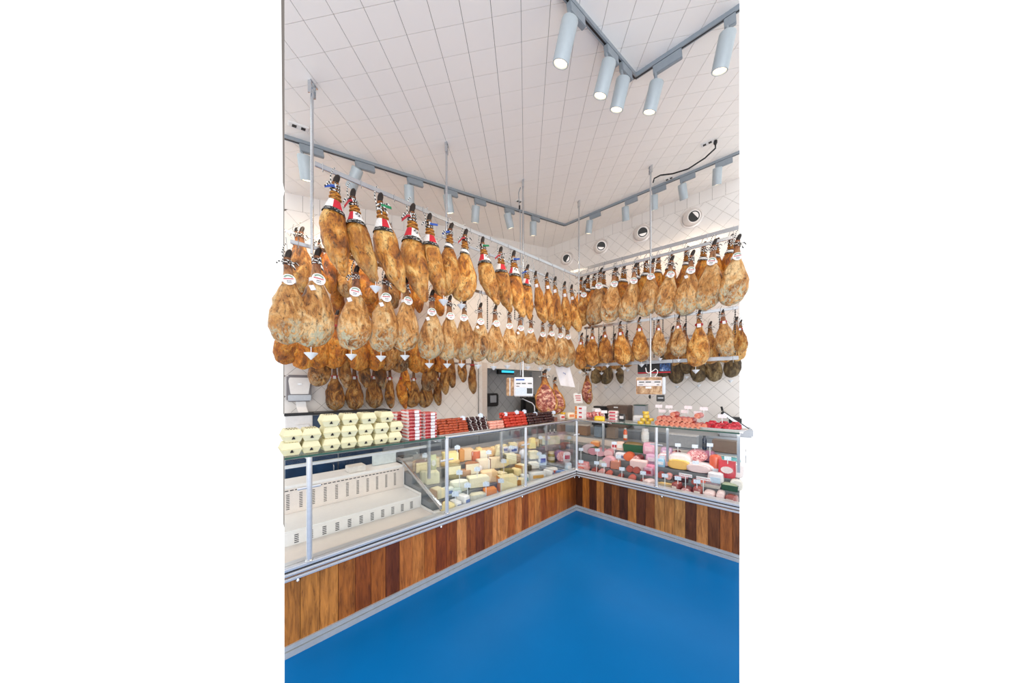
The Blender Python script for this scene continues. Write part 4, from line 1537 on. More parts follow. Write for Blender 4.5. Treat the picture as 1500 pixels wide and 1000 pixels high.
# ---- builders: part meshes are made to size round an origin at the base centre, front towards -y
def b_block(o, w, d, h, col=(236, 226, 190), rind=None, rc=(150, 110, 70), bev=0.006, mat='tint_soft'):
    link('paste', MB().box(-w / 2, w / 2, -d / 2, d / 2, 0.002, h).mesh('paste', M[mat], bevel=min(bev, h / 4, w / 4)), o, color=lin(col))
    if rind == 'side':
        link('rind', MB().box(-w / 2 - 0.004, -w / 2 + 0.002, -d / 2 + 0.004, d / 2, 0.0, h - 0.003).mesh('rind', M['tint'], bevel=0.002), o, color=lin(rc))
    elif rind == 'base':
        link('rind', MB().box(-w / 2 - 0.002, w / 2 + 0.002, -d / 2 - 0.001, d / 2 + 0.002, 0.0, h * 0.13).mesh('rind', M['tint'], bevel=0.002), o, color=lin(rc))
        link('rind', MB().box(-w / 2 - 0.002, w / 2 + 0.002, d / 2 - 0.006, d / 2 + 0.003, 0.0, h + 0.001).mesh('rind', M['tint'], bevel=0.002), o, color=lin(rc))


def b_half(o, w, d, h, col=(240, 230, 196), rc=(170, 128, 80), **k):
    n = 14
    arc = [(w / 2 * math.cos(math.pi * i / n), -d / 2 + d * math.sin(math.pi * i / n)) for i in range(n + 1)]
    arc2 = [(1.0 * x * 0.955, -d / 2 + (y + d / 2) * 0.95) for x, y in arc]
    link('paste', MB().prism(arc2, h * 0.05, h * 0.95).mesh('paste', M['tint_soft']), o, color=lin(col))
    mb = MB()
    for (a, b, c, e) in zip(arc[:-1], arc[1:], arc2[:-1], arc2[1:]):
        mb.prism([a, b, e, c], 0.0, h)
    link('rind', mb.mesh('rind', M['tint']), o, color=lin(rc))
    arc3 = [(x * 0.975, -d / 2 + 0.002 + (y + d / 2) * 0.96) for x, y in arc]
    link('rind', MB().prism(arc3, h * 0.955, h * 1.0).mesh('rind', M['tint']), o, color=lin(rc))


def b_wedge(o, w, d, h, col=(242, 228, 170), rc=(160, 120, 70), **k):
    tri = [(-w / 2, -d / 2), (w / 2, -d / 2), (w * 0.30, d / 2), (-w * 0.1, d / 2)]
    me = MB().prism([(-w / 2, 0.001), (w / 2, 0.001), (w * 0.36, h), (-w * 0.22, h * 0.92)], -d / 2, d / 2 - 0.006, 0, XZ).mesh('paste', M['tint_soft'], bevel=0.004)
    link('paste', me, o, color=lin(col))
    me = MB().prism([(-w / 2 - .003, 0.0), (w / 2 + .003, 0.0), (w * 0.37, h + .003), (-w * 0.23, h * 0.93)], d / 2 - 0.0055, d / 2, 0, XZ).mesh('rind', M['tint'], bevel=0.001)
    link('rind', me, o, color=lin(rc))


def b_wheel(o, w, d, h, col=(214, 190, 150), top=None, **k):
    r = w / 2
    s = Matrix.Scale(d / w, 4, (0, 1, 0))
    link('rind', MB().lathe([(r * 0.94, 0), (r, h * 0.15), (r, h * 0.85), (r * 0.94, h)], 24, 0, s).mesh('rind', M['tint'], smooth=True), o, color=lin(col))
    link('top_face', MB().lathe([(r * 0.86, h), (r * 0.86, h + 0.002)], 24, 0, s).mesh('top_face', M['tint_soft']), o, color=lin(top or tuple(min(255, c + 20) for c in col)))


def b_pack(o, w, d, h, col=(230, 226, 230), mark=(190, 60, 70), mat='tint_gloss', **k):
    mb = MB()
    rings = []
    for i, (s, z) in enumerate([(0.93, 0.0), (1.0, h * 0.25), (0.99, h * 0.6), (0.9, h * 0.92), (0.6, h)]):
        rings.append([Vector((math.copysign(abs(math.cos(a)) ** 0.35, math.cos(a)) * w / 2 * s, math.copysign(abs(math.sin(a)) ** 0.35, math.sin(a)) * d / 2 * s, z)) for a in [2 * math.pi * q / 20 for q in range(20)]])
    link('wrapping', mb.rings(rings).mesh('wrapping', M[mat], smooth=True), o, color=lin(col))
    if mark:
        link('printed_label', MB().box(-w * 0.30, w * 0.30, -d / 2 - 0.004, -d / 2 + 0.001, h * 0.28, h * 0.68).mesh('printed_label', M['tint']), o, color=lin(mark))


def b_ball(o, w, d, h, col=(236, 232, 228), tie=True, **k):
    prof = [(math.sin(math.pi * i / 10) * w / 2 + 0.001, h / 2 - math.cos(math.pi * i / 10) * h / 2) for i in range(11)]
    link('wrapping', MB().lathe(prof, 18, 0, Matrix.Scale(d / w, 4, (0, 1, 0))).mesh('wrapping', M['tint_gloss'], smooth=True), o, color=lin(col))
    if tie:
        link('knot', MB().lathe([(0.004, h - 0.003), (0.008, h + 0.008), (0.002, h + 0.012)], 8).mesh('knot', M['tint']), o, color=lin(col))


def b_tray(o, w, d, h, col=(40, 92, 62), fill=(186, 170, 120), **k):
    r1 = [(-w / 2 * .9, -d / 2 * .9), (w / 2 * .9, -d / 2 * .9), (w / 2 * .9, d / 2 * .9), (-w / 2 * .9, d / 2 * .9)]
    r2 = [(-w / 2, -d / 2), (w / 2, -d / 2), (w / 2, d / 2), (-w / 2, d / 2)]
    mb = MB().rings([[Vector((*p, 0)) for p in r1], [Vector((*p, h * 0.8)) for p in r2], [Vector((p[0] * .94, p[1] * .94, h * .8)) for p in r2], [Vector((p[0] * .92, p[1] * .92, h * .5)) for p in r2]])
    link('tray', mb.mesh('tray', M['tint'], bevel=0.002), o, color=lin(col))
    g = random.Random(o.name)
    mb = MB()
    rows = []
    n = 8
    link('filling', MB().rings([[Vector((p[0] * s, p[1] * s, z)) for p in [(-w / 2, -d / 2), (0, -d / 2), (w / 2, -d / 2), (w / 2, 0), (w / 2, d / 2), (0, d / 2), (-w / 2, d / 2), (-w / 2, 0)]] for s, z in ((.9, h * .51), (.88, h * .8), (.62, h * .98), (.2, h * 1.04))]).mesh('filling', M['tint'], smooth=True), o, color=lin(fill))


def b_jar(o, w, d, h, col=(120, 112, 50), lid=(210, 200, 170), **k):
    r = w / 2
    link('jar_body', MB().lathe([(r * .9, 0), (r, h * .06), (r, h * .72), (r * .8, h * .82)], 18).mesh('jar_body', M['tint_gloss'], smooth=True), o, color=lin(col))
    link('lid', MB().lathe([(r * .84, h * .82), (r * .84, h * .98), (r * .78, h)], 18).mesh('lid', M['tint']), o, color=lin(lid))
    link('printed_label', MB().lathe([(r * 1.01, h * .25), (r * 1.01, h * .55)], 18).mesh('printed_label', M['tint']), o, color=lin(lid))


def b_log(o, w, d, h, col=(214, 140, 140), face=(230, 170, 168), lean=0.12, dark=False, **k):
    """cut end of a sausage or ham log facing the customer"""
    T = Matrix.Translation((0, 0, h / 2)) @ Matrix.Rotation(math.pi / 2, 4, 'X') @ Matrix.Scale(h / w, 4, (0, 1, 0))
    r = w / 2
    link('casing', MB().lathe([(r * .80, -d / 2), (r * .97, -d / 2 + 0.015), (r, 0), (r, d / 2 - 0.004), (r * .96, d / 2)], 20, 0, T).mesh('casing', M['tint'], smooth=True), o, color=lin(col))
    link('cut_face', MB().lathe([(r * .93, d / 2), (r * .93, d / 2 + 0.002)], 20, 0, T).mesh('cut_face', M['mosaic'] if dark else M['tint_soft']), o, color=lin(face))


def b_oval(o, w, d, h, col=(228, 220, 216), **k):
    """whole cooked ham standing: rounded, flattened body with a pale face"""
    rings = []
    for y, s in ((-d / 2, .84), (-d / 2 + .008, .95), (0, 1.0), (d / 2 - .01, .96), (d / 2, .8)):
        rings.append([Vector((math.copysign(abs(math.cos(a)) ** .7, math.cos(a)) * w / 2 * s, y, h / 2 + math.copysign(abs(math.sin(a)) ** .7, math.sin(a)) * h / 2 * s)) for a in [2 * math.pi * q / 24 for q in range(24)]])
    link('ham_piece', MB().rings(rings).mesh('ham_piece', M['tint_gloss'], smooth=True), o, color=lin(col))
    rings = []
    for y, s in ((-d / 2 - .002, .80), (-d / 2 + .001, .80)):
        rings.append([Vector((math.copysign(abs(math.cos(a)) ** .7, math.cos(a)) * w / 2 * s, y, h / 2 + math.copysign(abs(math.sin(a)) ** .7, math.sin(a)) * h / 2 * s)) for a in [2 * math.pi * q / 24 for q in range(24)]])
    link('pale_face', MB().rings(rings).mesh('pale_face', M['tint_soft']), o, color=lin(tuple(min(255, c + 8) for c in col)))


def b_upright(o, w, d, h, col=(206, 86, 58), **k):
    r = w / 2
    link('casing', MB().lathe([(r * .8, 0), (r, h * .05), (r, h * .8), (r * .85, h * .93), (r * .4, h)], 20).mesh('casing', M['tint_gloss'], smooth=True), o, color=lin(col))
    link('printed_label', MB().box(-r * .6, r * .6, -r - .004, -r + .004, h * .05, h * .32).mesh('printed_label', M['price']), o)


def b_bag(o, w, d, h, col=(186, 40, 54), mark=(236, 236, 236), **k):
    rings = []
    for z, s, dd in ((0, .92, 1), (h * .3, 1, 1), (h * .7, .98, .7), (h * .93, .96, .15), (h, 1, .1)):
        rings.append([Vector((math.copysign(abs(math.cos(a)) ** .4, math.cos(a)) * w / 2 * s, math.copysign(abs(math.sin(a)) ** .5, math.sin(a)) * d / 2 * dd, z)) for a in [2 * math.pi * q / 16 for q in range(16)]])
    link('bag_film', MB().rings(rings).mesh('bag_film', M['tint_gloss'], smooth=True), o, color=lin(col))
    link('printed_label', MB().prism([(.34 * w * math.cos(a), h * .48 + .2 * h * math.sin(a)) for a in [2 * math.pi * q / 14 for q in range(14)]], -d / 2 - .006, -d / 2 + .002, 0, XZ).mesh('printed_label', M['tint']), o, color=lin(mark))


BUILD = dict(block=b_block, half=b_half, wedge=b_wedge, wheel=b_wheel, pack=b_pack, ball=b_ball, tray=b_tray, jar=b_jar, log=b_log, oval=b_oval, upright=b_upright, bag=b_bag)

# ---- cheeses in the left counter: kind, foot pixel, width, height, depth (m), label, colours
CH = [
    ('half', 617, 683, 17, 12, .13, 'half cheese wheel with tan rind beside the slanting glass divider', dict(col=(226, 196, 150), rc=(186, 150, 104))),
    ('half', 621, 697, 16, 14, .13, 'half cheese wheel with dark rind just right of the slanting divider', dict(col=(240, 222, 170), rc=(120, 72, 52))),
    ('half', 638, 669, 14, 13, .12, 'cream half cheese in the back row next to the second post', dict(col=(242, 226, 176), rc=(206, 176, 120))),
    ('wedge', 630, 676, 11, 9, .10, 'small cheese wedge with dark rind left of the second post', dict(col=(230, 214, 168), rc=(70, 60, 50))),
    ('bag', 636, 691, 8, 20, .04, 'pale green bag standing left of the second post', dict(col=(206, 212, 160), mark=(240, 240, 230))),
    ('block', 624, 705, 8, 15, .09, 'grey green cheese wedge in front of the dark-rind half wheel', dict(col=(196, 196, 164), rind='base', rc=(150, 150, 120))),
    ('block', 637, 709, 17, 15, .12, 'pale square cheese block at the foot of the second post', dict(col=(226, 224, 188))),
    ('block', 664, 677, 19, 15, .13, 'pale yellow cheese slab in the back row right of the second post', dict(col=(242, 232, 170), rind='base', rc=(190, 150, 90))),
    ('wheel', 664, 686, 26, 6, .13, 'flat beige cheese wheel under the pale yellow slab', dict(col=(220, 190, 130))),
    ('half', 667, 701, 20, 17, .13, 'large cream half cheese with grey rind right of the second post', dict(col=(240, 230, 190), rc=(160, 148, 110))),
    ('wheel', 669, 709, 22, 6, .12, 'olive green flat cheese wheel under the large cream half', dict(col=(140, 130, 88))),
    ('block', 688, 674, 15, 15, .12, 'pinkish beige cheese block in the back row with price card', dict(col=(228, 200, 162), rind='side', rc=(190, 120, 60))),
    ('block', 679, 673, 7, 16, .12, 'narrow orange-rind cheese piece in the back row', dict(col=(214, 150, 80), rind='side', rc=(150, 84, 40))),
    ('wedge', 704, 660, 10, 13, .10, 'tall yellow cheese wedge high in the back row', dict(col=(244, 218, 150))),
    ('block', 714, 669, 22, 10, .13, 'wide tan cheese slab under the tall yellow wedge', dict(col=(224, 184, 130), rind='base', rc=(180, 120, 70))),
    ('wheel', 701, 678, 12, 12, .12, 'small red orange cheese wheel in the middle of the case', dict(col=(206, 104, 62), top=(236, 200, 150))),
    ('block', 711, 678, 10, 10, .10, 'small ivory cheese cube in front of the red orange wheel', dict(col=(240, 236, 214))),
    ('half', 695, 697, 18, 15, .13, 'ivory half cheese with brown rind in the middle of the case', dict(col=(238, 226, 196), rc=(164, 106, 66))),
    ('block', 712, 688, 16, 13, .12, 'ivory pink cheese block beneath the small ivory cube', dict(col=(238, 222, 198))),
    ('wedge', 726, 653, 11, 10, .10, 'yellow cheese wedge in the back row left of the third post', dict(col=(244, 222, 164))),
    ('wedge', 734, 671, 13, 14, .10, 'ivory cheese wedge tilted in the middle left of the third post', dict(col=(240, 230, 186))),
    ('block', 731, 686, 17, 13, .12, 'pale cheese block with brown rind before the tilted wedge', dict(col=(236, 220, 188), rind='side', rc=(168, 100, 60))),
    ('block', 752, 680, 14, 13, .12, 'pale cheese block with green rind left of the third post', dict(col=(234, 228, 190), rind='side', rc=(110, 104, 60))),
    ('block', 747, 691, 16, 9, .12, 'olive green cheese block below the green-rind block', dict(col=(128, 120, 70))),
    ('block', 721, 701, 21, 14, .13, 'large tan cheese slab leaning in the middle of the case', dict(col=(234, 204, 156), rind='base', rc=(206, 170, 120))),
    ('wheel', 684, 701, 20, 7, .12, 'flat brown beige cheese wheel under the ivory half', dict(col=(180, 140, 106))),
    ('ball', 703, 701, 15, 10, .11, 'white film wrapped cheese ball in front of the ivory half', dict(col=(226, 218, 220))),
    ('wheel', 678, 716, 25, 12, .14, 'white flat cheese wheel in film in the front row', dict(col=(222, 224, 206), top=(232, 234, 222))),
    ('block', 706, 715, 27, 13, .14, 'wide pale cheese slab in film in the front row', dict(col=(226, 220, 190))),
    ('tray', 703, 725, 22, 8, .09, 'clear tray of pale cheese at the front glass', dict(col=(220, 222, 210), fill=(222, 216, 188))),
    ('block', 721, 720, 17, 9, .09, 'bright orange cheese block near the front glass', dict(col=(244, 150, 40))),
    ('block', 737, 715, 8, 7, .08, 'small orange cheese piece beside the bright orange block', dict(col=(226, 140, 60))),
    ('block', 749, 711, 23, 19, .14, 'large pale yellow cheese block with orange rind at the third post', dict(col=(238, 226, 178), rind='side', rc=(220, 150, 70))),
    ('pack', 660, 726, 15, 10, .09, 'film pack of white cheese at the front right of the second post', dict(col=(216, 226, 218), mark=(120, 140, 190))),
    ('pack', 672, 730, 12, 7, .07, 'low film pack of cheese near the front glass', dict(col=(200, 216, 206), mark=(230, 234, 240))),
    ('wedge', 741, 648, 9, 10, .09, 'yellow cheese wedge with black rind high near the third post', dict(col=(240, 220, 160), rc=(50, 44, 40))),
    ('block', 754, 645, 10, 10, .09, 'pale yellow cheese block highest at the third post', dict(col=(244, 230, 180))),
    ('pack', 741, 661, 14, 8, .10, 'white paper pack of cheese left of the third post', dict(col=(232, 230, 236), mark=(90, 110, 170))),
    ('pack', 755, 668, 12, 8, .10, 'blue and white pack at the third post', dict(col=(206, 216, 236), mark=(60, 90, 160))),
    ('wheel', 778, 643, 26, 7, .13, 'wide beige cheese wheel high right of the third post', dict(col=(222, 180, 128))),
    ('half', 784, 654, 15, 10, .12, 'striped pale half cheese right of the third post', dict(col=(232, 214, 176), rc=(226, 200, 150))),
    ('block', 810, 655, 25, 10, .13, 'wide pale green cheese slab near the corner', dict(col=(222, 222, 190))),
    ('wedge', 782, 662, 10, 14, .09, 'yellow cheese wedge in the middle right of the third post', dict(col=(246, 230, 160))),
    ('block', 785, 673, 12, 10, .10, 'ivory cheese block under the yellow wedge', dict(col=(242, 236, 206))),
    ('block', 785, 684, 13, 8, .10, 'white cheese block lowest of three right of the third post', dict(col=(240, 238, 228))),
    ('pack', 797, 680, 11, 14, .07, 'blue and white cheese pack standing near the corner', dict(col=(206, 224, 244), mark=(30, 80, 180))),
    ('jar', 810, 676, 9, 14, .06, 'olive jar standing in the cheese case near the corner', dict(col=(138, 126, 60))),
    ('ball', 770, 673, 12, 13, .09, 'white film bag of cheese just right of the third post', dict(col=(224, 226, 234))),
    ('log', 825, 671, 14, 14, .12, 'round purple and white cut sausage near the corner', dict(col=(150, 120, 170), face=(206, 150, 170), dark=True)),
    ('pack', 833, 677, 11, 12, .09, 'striped white pack beside the corner post', dict(col=(232, 226, 232), mark=(190, 60, 90))),
    ('pack', 791, 697, 24, 10, .10, 'large film pack of white cheese in the front row near the corner', dict(col=(222, 226, 226), mark=(220, 170, 90))),
    ('pack', 812, 692, 16, 9, .09, 'printed white tray pack in the front row near the corner', dict(col=(238, 232, 222), mark=(210, 90, 60))),
    ('wheel', 777, 689, 10, 6, .08, 'dark olive dish of cheese right of the third post', dict(col=(80, 76, 54))),
    ('pack', 824, 697, 14, 6, .08, 'deep blue pack lying at the front near the corner', dict(col=(90, 140, 200), mark=(230, 236, 244))),
    ('pack', 772, 706, 11, 12, .08, 'clear film bag of cheese at the front by the third post', dict(col=(226, 230, 230), mark=(120, 180, 190))),
    ('pack', 836, 690, 8, 11, .08, 'small pale blue pack at the foot of the corner post', dict(col=(196, 220, 236), mark=(240, 240, 244))),
]
GCH = 'cheeses in the left counter'
for kind, px, py, w, h, d, lab, kw in CH:
    cat = 'cheese' if kind in ('block', 'half', 'wedge', 'wheel', 'ball') else ('sausage' if kind == 'log' else 'food pack')
    nm = {'block': 'cheese_block', 'half': 'half_cheese', 'wedge': 'cheese_wedge', 'wheel': 'round_cheese', 'ball': 'wrapped_cheese', 'pack': 'cheese_pack', 'tray': 'cheese_tray', 'bag': 'cheese_bag', 'jar': 'glass_jar', 'log': 'cut_sausage'}[kind]
    place_case(FL, px, py, w, h, d, BUILD[kind], nm, lab, cat, GCH, 0.55, **kw)

MT = [
    ('log', 860, 663, 17, 12, .13, 'grey pink round ham in film near the corner post', dict(col=(206, 188, 196), face=(214, 190, 194))),
    ('tray', 870, 657, 11, 7, .10, 'orange tray pack high in the right case near the corner', dict(col=(236, 150, 90), fill=(240, 190, 140))),
    ('log', 866, 673, 13, 10, .16, 'pink cut ham log in green film near the corner', dict(col=(60, 90, 60), face=(212, 146, 158))),
    ('log', 877, 671, 14, 10, .16, 'pink cut ham log second from the corner', dict(col=(206, 140, 150), face=(222, 168, 178))),
    ('log', 889, 665, 12, 10, .16, 'long rosy ham log lying back in the right case', dict(col=(218, 150, 156), face=(232, 190, 192))),
    ('log', 889, 679, 16, 14, .15, 'large rosy ham cut round in the middle of the right case', dict(col=(220, 160, 168), face=(230, 178, 186))),
    ('pack', 900, 660, 12, 10, .10, 'red and white ham pack high in the right case', dict(col=(236, 226, 226), mark=(190, 40, 50))),
    ('pack', 907, 664, 10, 11, .09, 'peach film pack left of the green tray', dict(col=(240, 206, 190), mark=(240, 236, 230))),
    ('tray', 926, 668, 26, 12, .14, 'dark green tray of food with white band in the right case', dict(col=(24, 84, 52), fill=(116, 92, 50))),
    ('pack', 936, 656, 15, 5, .06, 'yellow pack lying on the back of the green tray', dict(col=(236, 216, 20), mark=None)),
    ('pack', 949, 668, 15, 15, .12, 'pink meat packs piled left of the middle post', dict(col=(216, 160, 180), mark=(226, 190, 200))),
    ('pack', 953, 679, 15, 12, .11, 'mauve meat pack left of the middle post', dict(col=(206, 160, 190), mark=(230, 210, 220))),
    ('log', 919, 682, 13, 11, .14, 'orange red cut sausage in front of the green tray', dict(col=(200, 84, 50), face=(226, 110, 66))),
    ('block', 933, 686, 20, 15, .13, 'pale pink square ham block in front of the green tray', dict(col=(232, 202, 200), rind='base', rc=(210, 150, 140))),
    ('pack', 951, 690, 12, 12, .10, 'pink and crimson meat pack in front of the mauve pack', dict(col=(226, 130, 160), mark=(190, 20, 60))),
    ('block', 899, 688, 11, 10, .12, 'dark-rimmed square sausage slice in the right case', dict(col=(196, 130, 110), rind='side', rc=(90, 26, 22))),
    ('pack', 908, 679, 15, 9, .10, 'white film pack of meat in the middle of the right case', dict(col=(232, 224, 230), mark=(120, 130, 170))),
    ('pack', 881, 689, 10, 8, .10, 'clear bag of sausages in the right case front', dict(col=(206, 200, 190), mark=(226, 230, 236))),
    ('pack', 851, 688, 16, 12, .12, 'pink pack of sliced meat at the corner post', dict(col=(214, 140, 140), mark=(236, 226, 230))),
    ('pack', 948, 700, 12, 10, .09, 'mauve pack of small sausages by the middle post foot', dict(col=(186, 140, 160), mark=(170, 40, 60))),
    ('oval', 971, 681, 17, 17, .14, 'pink ham block right of the middle post', dict(col=(224, 184, 188))),
    ('pack', 975, 670, 14, 12, .10, 'mauve bag of meat behind the pink ham block', dict(col=(196, 160, 190), mark=(226, 220, 228))),
    ('pack', 966, 690, 12, 10, .08, 'sky blue pack under the pink ham block', dict(col=(150, 196, 226), mark=(236, 240, 244))),
    ('oval', 994, 682, 27, 20, .14, 'large white cooked ham right of the middle post', dict(col=(232, 224, 222))),
    ('oval', 993, 694, 27, 13, .12, 'yellow rinded cooked ham under the large white ham', dict(col=(230, 184, 96))),
    ('log', 1020, 677, 24, 15, .14, 'red and white mosaic sausage loaf in the right case', dict(col=(190, 130, 140), face=(210, 150, 150), dark=True)),
    ('oval', 1024, 689, 33, 12, .13, 'long flat white ham under the mosaic loaf', dict(col=(226, 218, 222))),
    ('oval', 1022, 700, 28, 11, .12, 'pale rosy ham under the long flat white ham', dict(col=(222, 200, 200))),
    ('upright', 1047, 688, 14, 25, .10, 'upright orange red sausage with white label', dict(col=(212, 92, 62))),
    ('oval', 1037, 676, 14, 14, .13, 'mauve round sausage left of the upright red one', dict(col=(170, 110, 140))),
    ('pack', 1066, 678, 26, 9, .12, 'teal film packs at the back right of the case', dict(col=(90, 170, 176), mark=(220, 240, 240))),
    ('bag', 1064, 702, 19, 22, .09, 'red and white snack bag standing in the right case', dict(col=(196, 50, 62), mark=(232, 214, 214))),
    ('pack', 1047, 709, 18, 18, .10, 'white wrapped ham with blue-edged label in front of the red sausage', dict(col=(226, 222, 226), mark=(200, 224, 244))),
    ('oval', 1079, 698, 15, 20, .13, 'white round ham at the right edge of the case', dict(col=(228, 222, 222))),
    ('tray', 1068, 719, 18, 9, .10, 'green jarred salad tray near the right edge front', dict(col=(36, 84, 62), fill=(150, 160, 130))),
    ('oval', 1078, 716, 14, 14, .10, 'pale grey ham lowest at the right edge of the case', dict(col=(216, 214, 206))),
    ('tray', 996, 707, 18, 7, .08, 'tray of dark cured meat under the yellow ham', dict(col=(70, 40, 44), fill=(150, 90, 100))),
    ('tray', 1040, 719, 22, 6, .06, 'tray of grey wrapped sausages at the right front glass', dict(col=(190, 186, 180), fill=(120, 100, 108))),
    ('tray', 975, 712, 20, 6, .06, 'beige tray of crumbed meat at the front by the middle post', dict(col=(226, 206, 170), fill=(214, 176, 110))),
]
GMT = 'meats in the right counter'
for kind, px, py, w, h, d, lab, kw in MT:
    nm = {'block': 'ham_block', 'pack': 'meat_pack', 'tray': 'meat_tray', 'log': 'cut_sausage', 'oval': 'cooked_ham', 'upright': 'upright_sausage', 'bag': 'snack_bag'}[kind]
    place_case(FR, px, py, w, h, d, BUILD[kind], nm, lab, {'pack': 'meat pack', 'tray': 'food tray', 'bag': 'snack bag', 'block': 'ham', 'oval': 'ham'}.get(kind, 'sausage'), GMT, 0.5, **kw)
for k, (px, py, w, c) in enumerate([(848, 693, 8, 0), (856, 690, 9, 1), (869, 692, 8, 2), (879, 694, 8, 1), (890, 697, 8, 0), (907, 697, 7, 2), (921, 694, 9, 2), (931, 699, 9, 2), (924, 702, 9, 0), (940, 703, 7, 2), (966, 705, 8, 2), (978, 706, 8, 1), (1016, 715, 7, 2), (1028, 716, 8, 0), (1037, 711, 8, 1)]):
    place_case(FR, px, py, w, w * .9, .11, b_log, 'cut_sausage', 'short cut sausage at the right front glass, %s from the corner' % ORD[k], 'sausage', 'small cut sausages at the right front glass', 0.5,
               col=[(196, 96, 84), (212, 140, 136), (128, 50, 44)][c], face=[(214, 120, 104), (224, 168, 164), (180, 88, 76)][c])

# ---- the remaining gaps on the steps hold smaller pieces
def fill_steps(frame, sign, smin, smax, kinds, label, group):
    g = random.Random(17 + sign)
    n = {}
    for k, (y0, y1, z) in enumerate(STEPS):
        taken = sorted((x - w * .48, x + w * .48) for f, kk, x, w in PLACED if f is frame and kk == k)
        a, b = (smin + y0 * .97, smax) if sign > 0 else (-smax, -(smin + y0 * .97))
        x = a + .03
        while x < b - .05:
            w = g.uniform(.075, .115)
            hit = [t for t in taken if t[0] < x + w and t[1] > x]
            if hit:
                x = max(t[1] for t in hit) + .004
                continue
            kind, nm, cat, lab, kw = g.choice(kinds)
            n[k] = n.get(k, 0) + 1
            d = min(.13, y1 - y0 - .03)
            p = frame.w(x + w / 2, y0 + .012 + d / 2, z + .001)
            o = thing(nm, '%s, piece %s from left, %s %s step' % (lab, ORD[min(19, n[k] - 1)], ['front', 'second', 'third', 'back'][k], label), cat, p, frame.rot + g.uniform(-.15, .35) * (1 if sign < 0 else -1), group)
            BUILD[kind](o, w * .96, d, g.uniform(.07, .115), **kw)
            x += w + .003


fill_steps(FL, -1, .05, 1.97, [
    ('block', 'cheese_block', 'cheese', 'small cream cheese block', dict(col=(238, 226, 186), rind='side', rc=(190, 140, 80))),
    ('half', 'half_cheese', 'cheese', 'small tan half cheese', dict(col=(236, 214, 166), rc=(168, 116, 66))),
    ('pack', 'cheese_pack', 'food pack', 'white wrapped cheese pack', dict(col=(230, 230, 228), mark=(110, 130, 180))),
    ('wedge', 'cheese_wedge', 'cheese', 'pale yellow cheese wedge', dict(col=(244, 228, 172))),
    ('wheel', 'round_cheese', 'cheese', 'small brown rind cheese', dict(col=(170, 130, 84)))], 'cheese', 'small cheeses between the larger ones')
fill_steps(FR, 1, .05, 1.72, [
    ('log', 'cut_sausage', 'sausage', 'rosy cut sausage', dict(col=(196, 120, 120), face=(222, 160, 160))),
    ('log', 'cut_sausage', 'sausage', 'dark red speckled sausage', dict(col=(110, 40, 40), face=(190, 110, 100), dark=True)),
    ('pack', 'meat_pack', 'meat pack', 'pink film pack of meat', dict(col=(222, 164, 172), mark=(226, 226, 232))),
    ('oval', 'cooked_ham', 'ham', 'small pale ham', dict(col=(226, 200, 198))),
    ('pack', 'meat_pack', 'meat pack', 'brown red pack of cured meat', dict(col=(150, 70, 64), mark=(226, 210, 200)))], 'meat', 'small meats between the larger ones')

# ---- price cards
def tag_me(w, h, key, crown=True):
    pts = [(-w / 2, 0), (w / 2, 0), (w / 2, h * .72)] + ([(w * .28, h * .72), (w * .14, h), (0, h * .76), (-w * .14, h), (-w * .28, h * .72)] if crown else []) + [(-w / 2, h * .72)]
    return MB().prism(pts, -0.0015, 0.0015, 0, XZ).mesh('card', M[key])


CARD, CARD_R, CARD_P = tag_me(.062, .056, 'price'), tag_me(.075, .050, 'price_red', False), tag_me(.062, .056, 'price', False)


CARD_S = tag_me(.048, .046, 'price')


def price_tag(frame, px, py, label, zone, card=None, group='price cards in the counters', ytop=0.12, ln=None):
    if zone == 'case':
        best = None
        for y0, y1, z in STEPS:
            ym = y0 + 0.03
            x, zc, Y = frame.xz(px, py + 3, ym)
            e = abs(zc - z - 0.13)
            if best is None or e < best[0]:
                best = (e, x, ym, zc, z)
        _, x, ym, zc, z = best
        z = min(z, zc - 0.03)
        if zc - z > 0.3:
            z = zc - 0.3
    else:
        ym = ytop
        x, zc, Y = frame.xz(px, py + 3, ym)
        z = ln if ln else TOPL
    p = frame.w(x, ym, zc)
    o = thing('price_card', label, 'price tag', p, math.atan2(-p.x, p.y) * 0.8, group)
    link('card', card or CARD, o)
    link('stick', MB().box(-0.003, 0.003, 0.0015, 0.004, z - zc + 0.001, 0.02).mesh('stick', M['stick']), o)


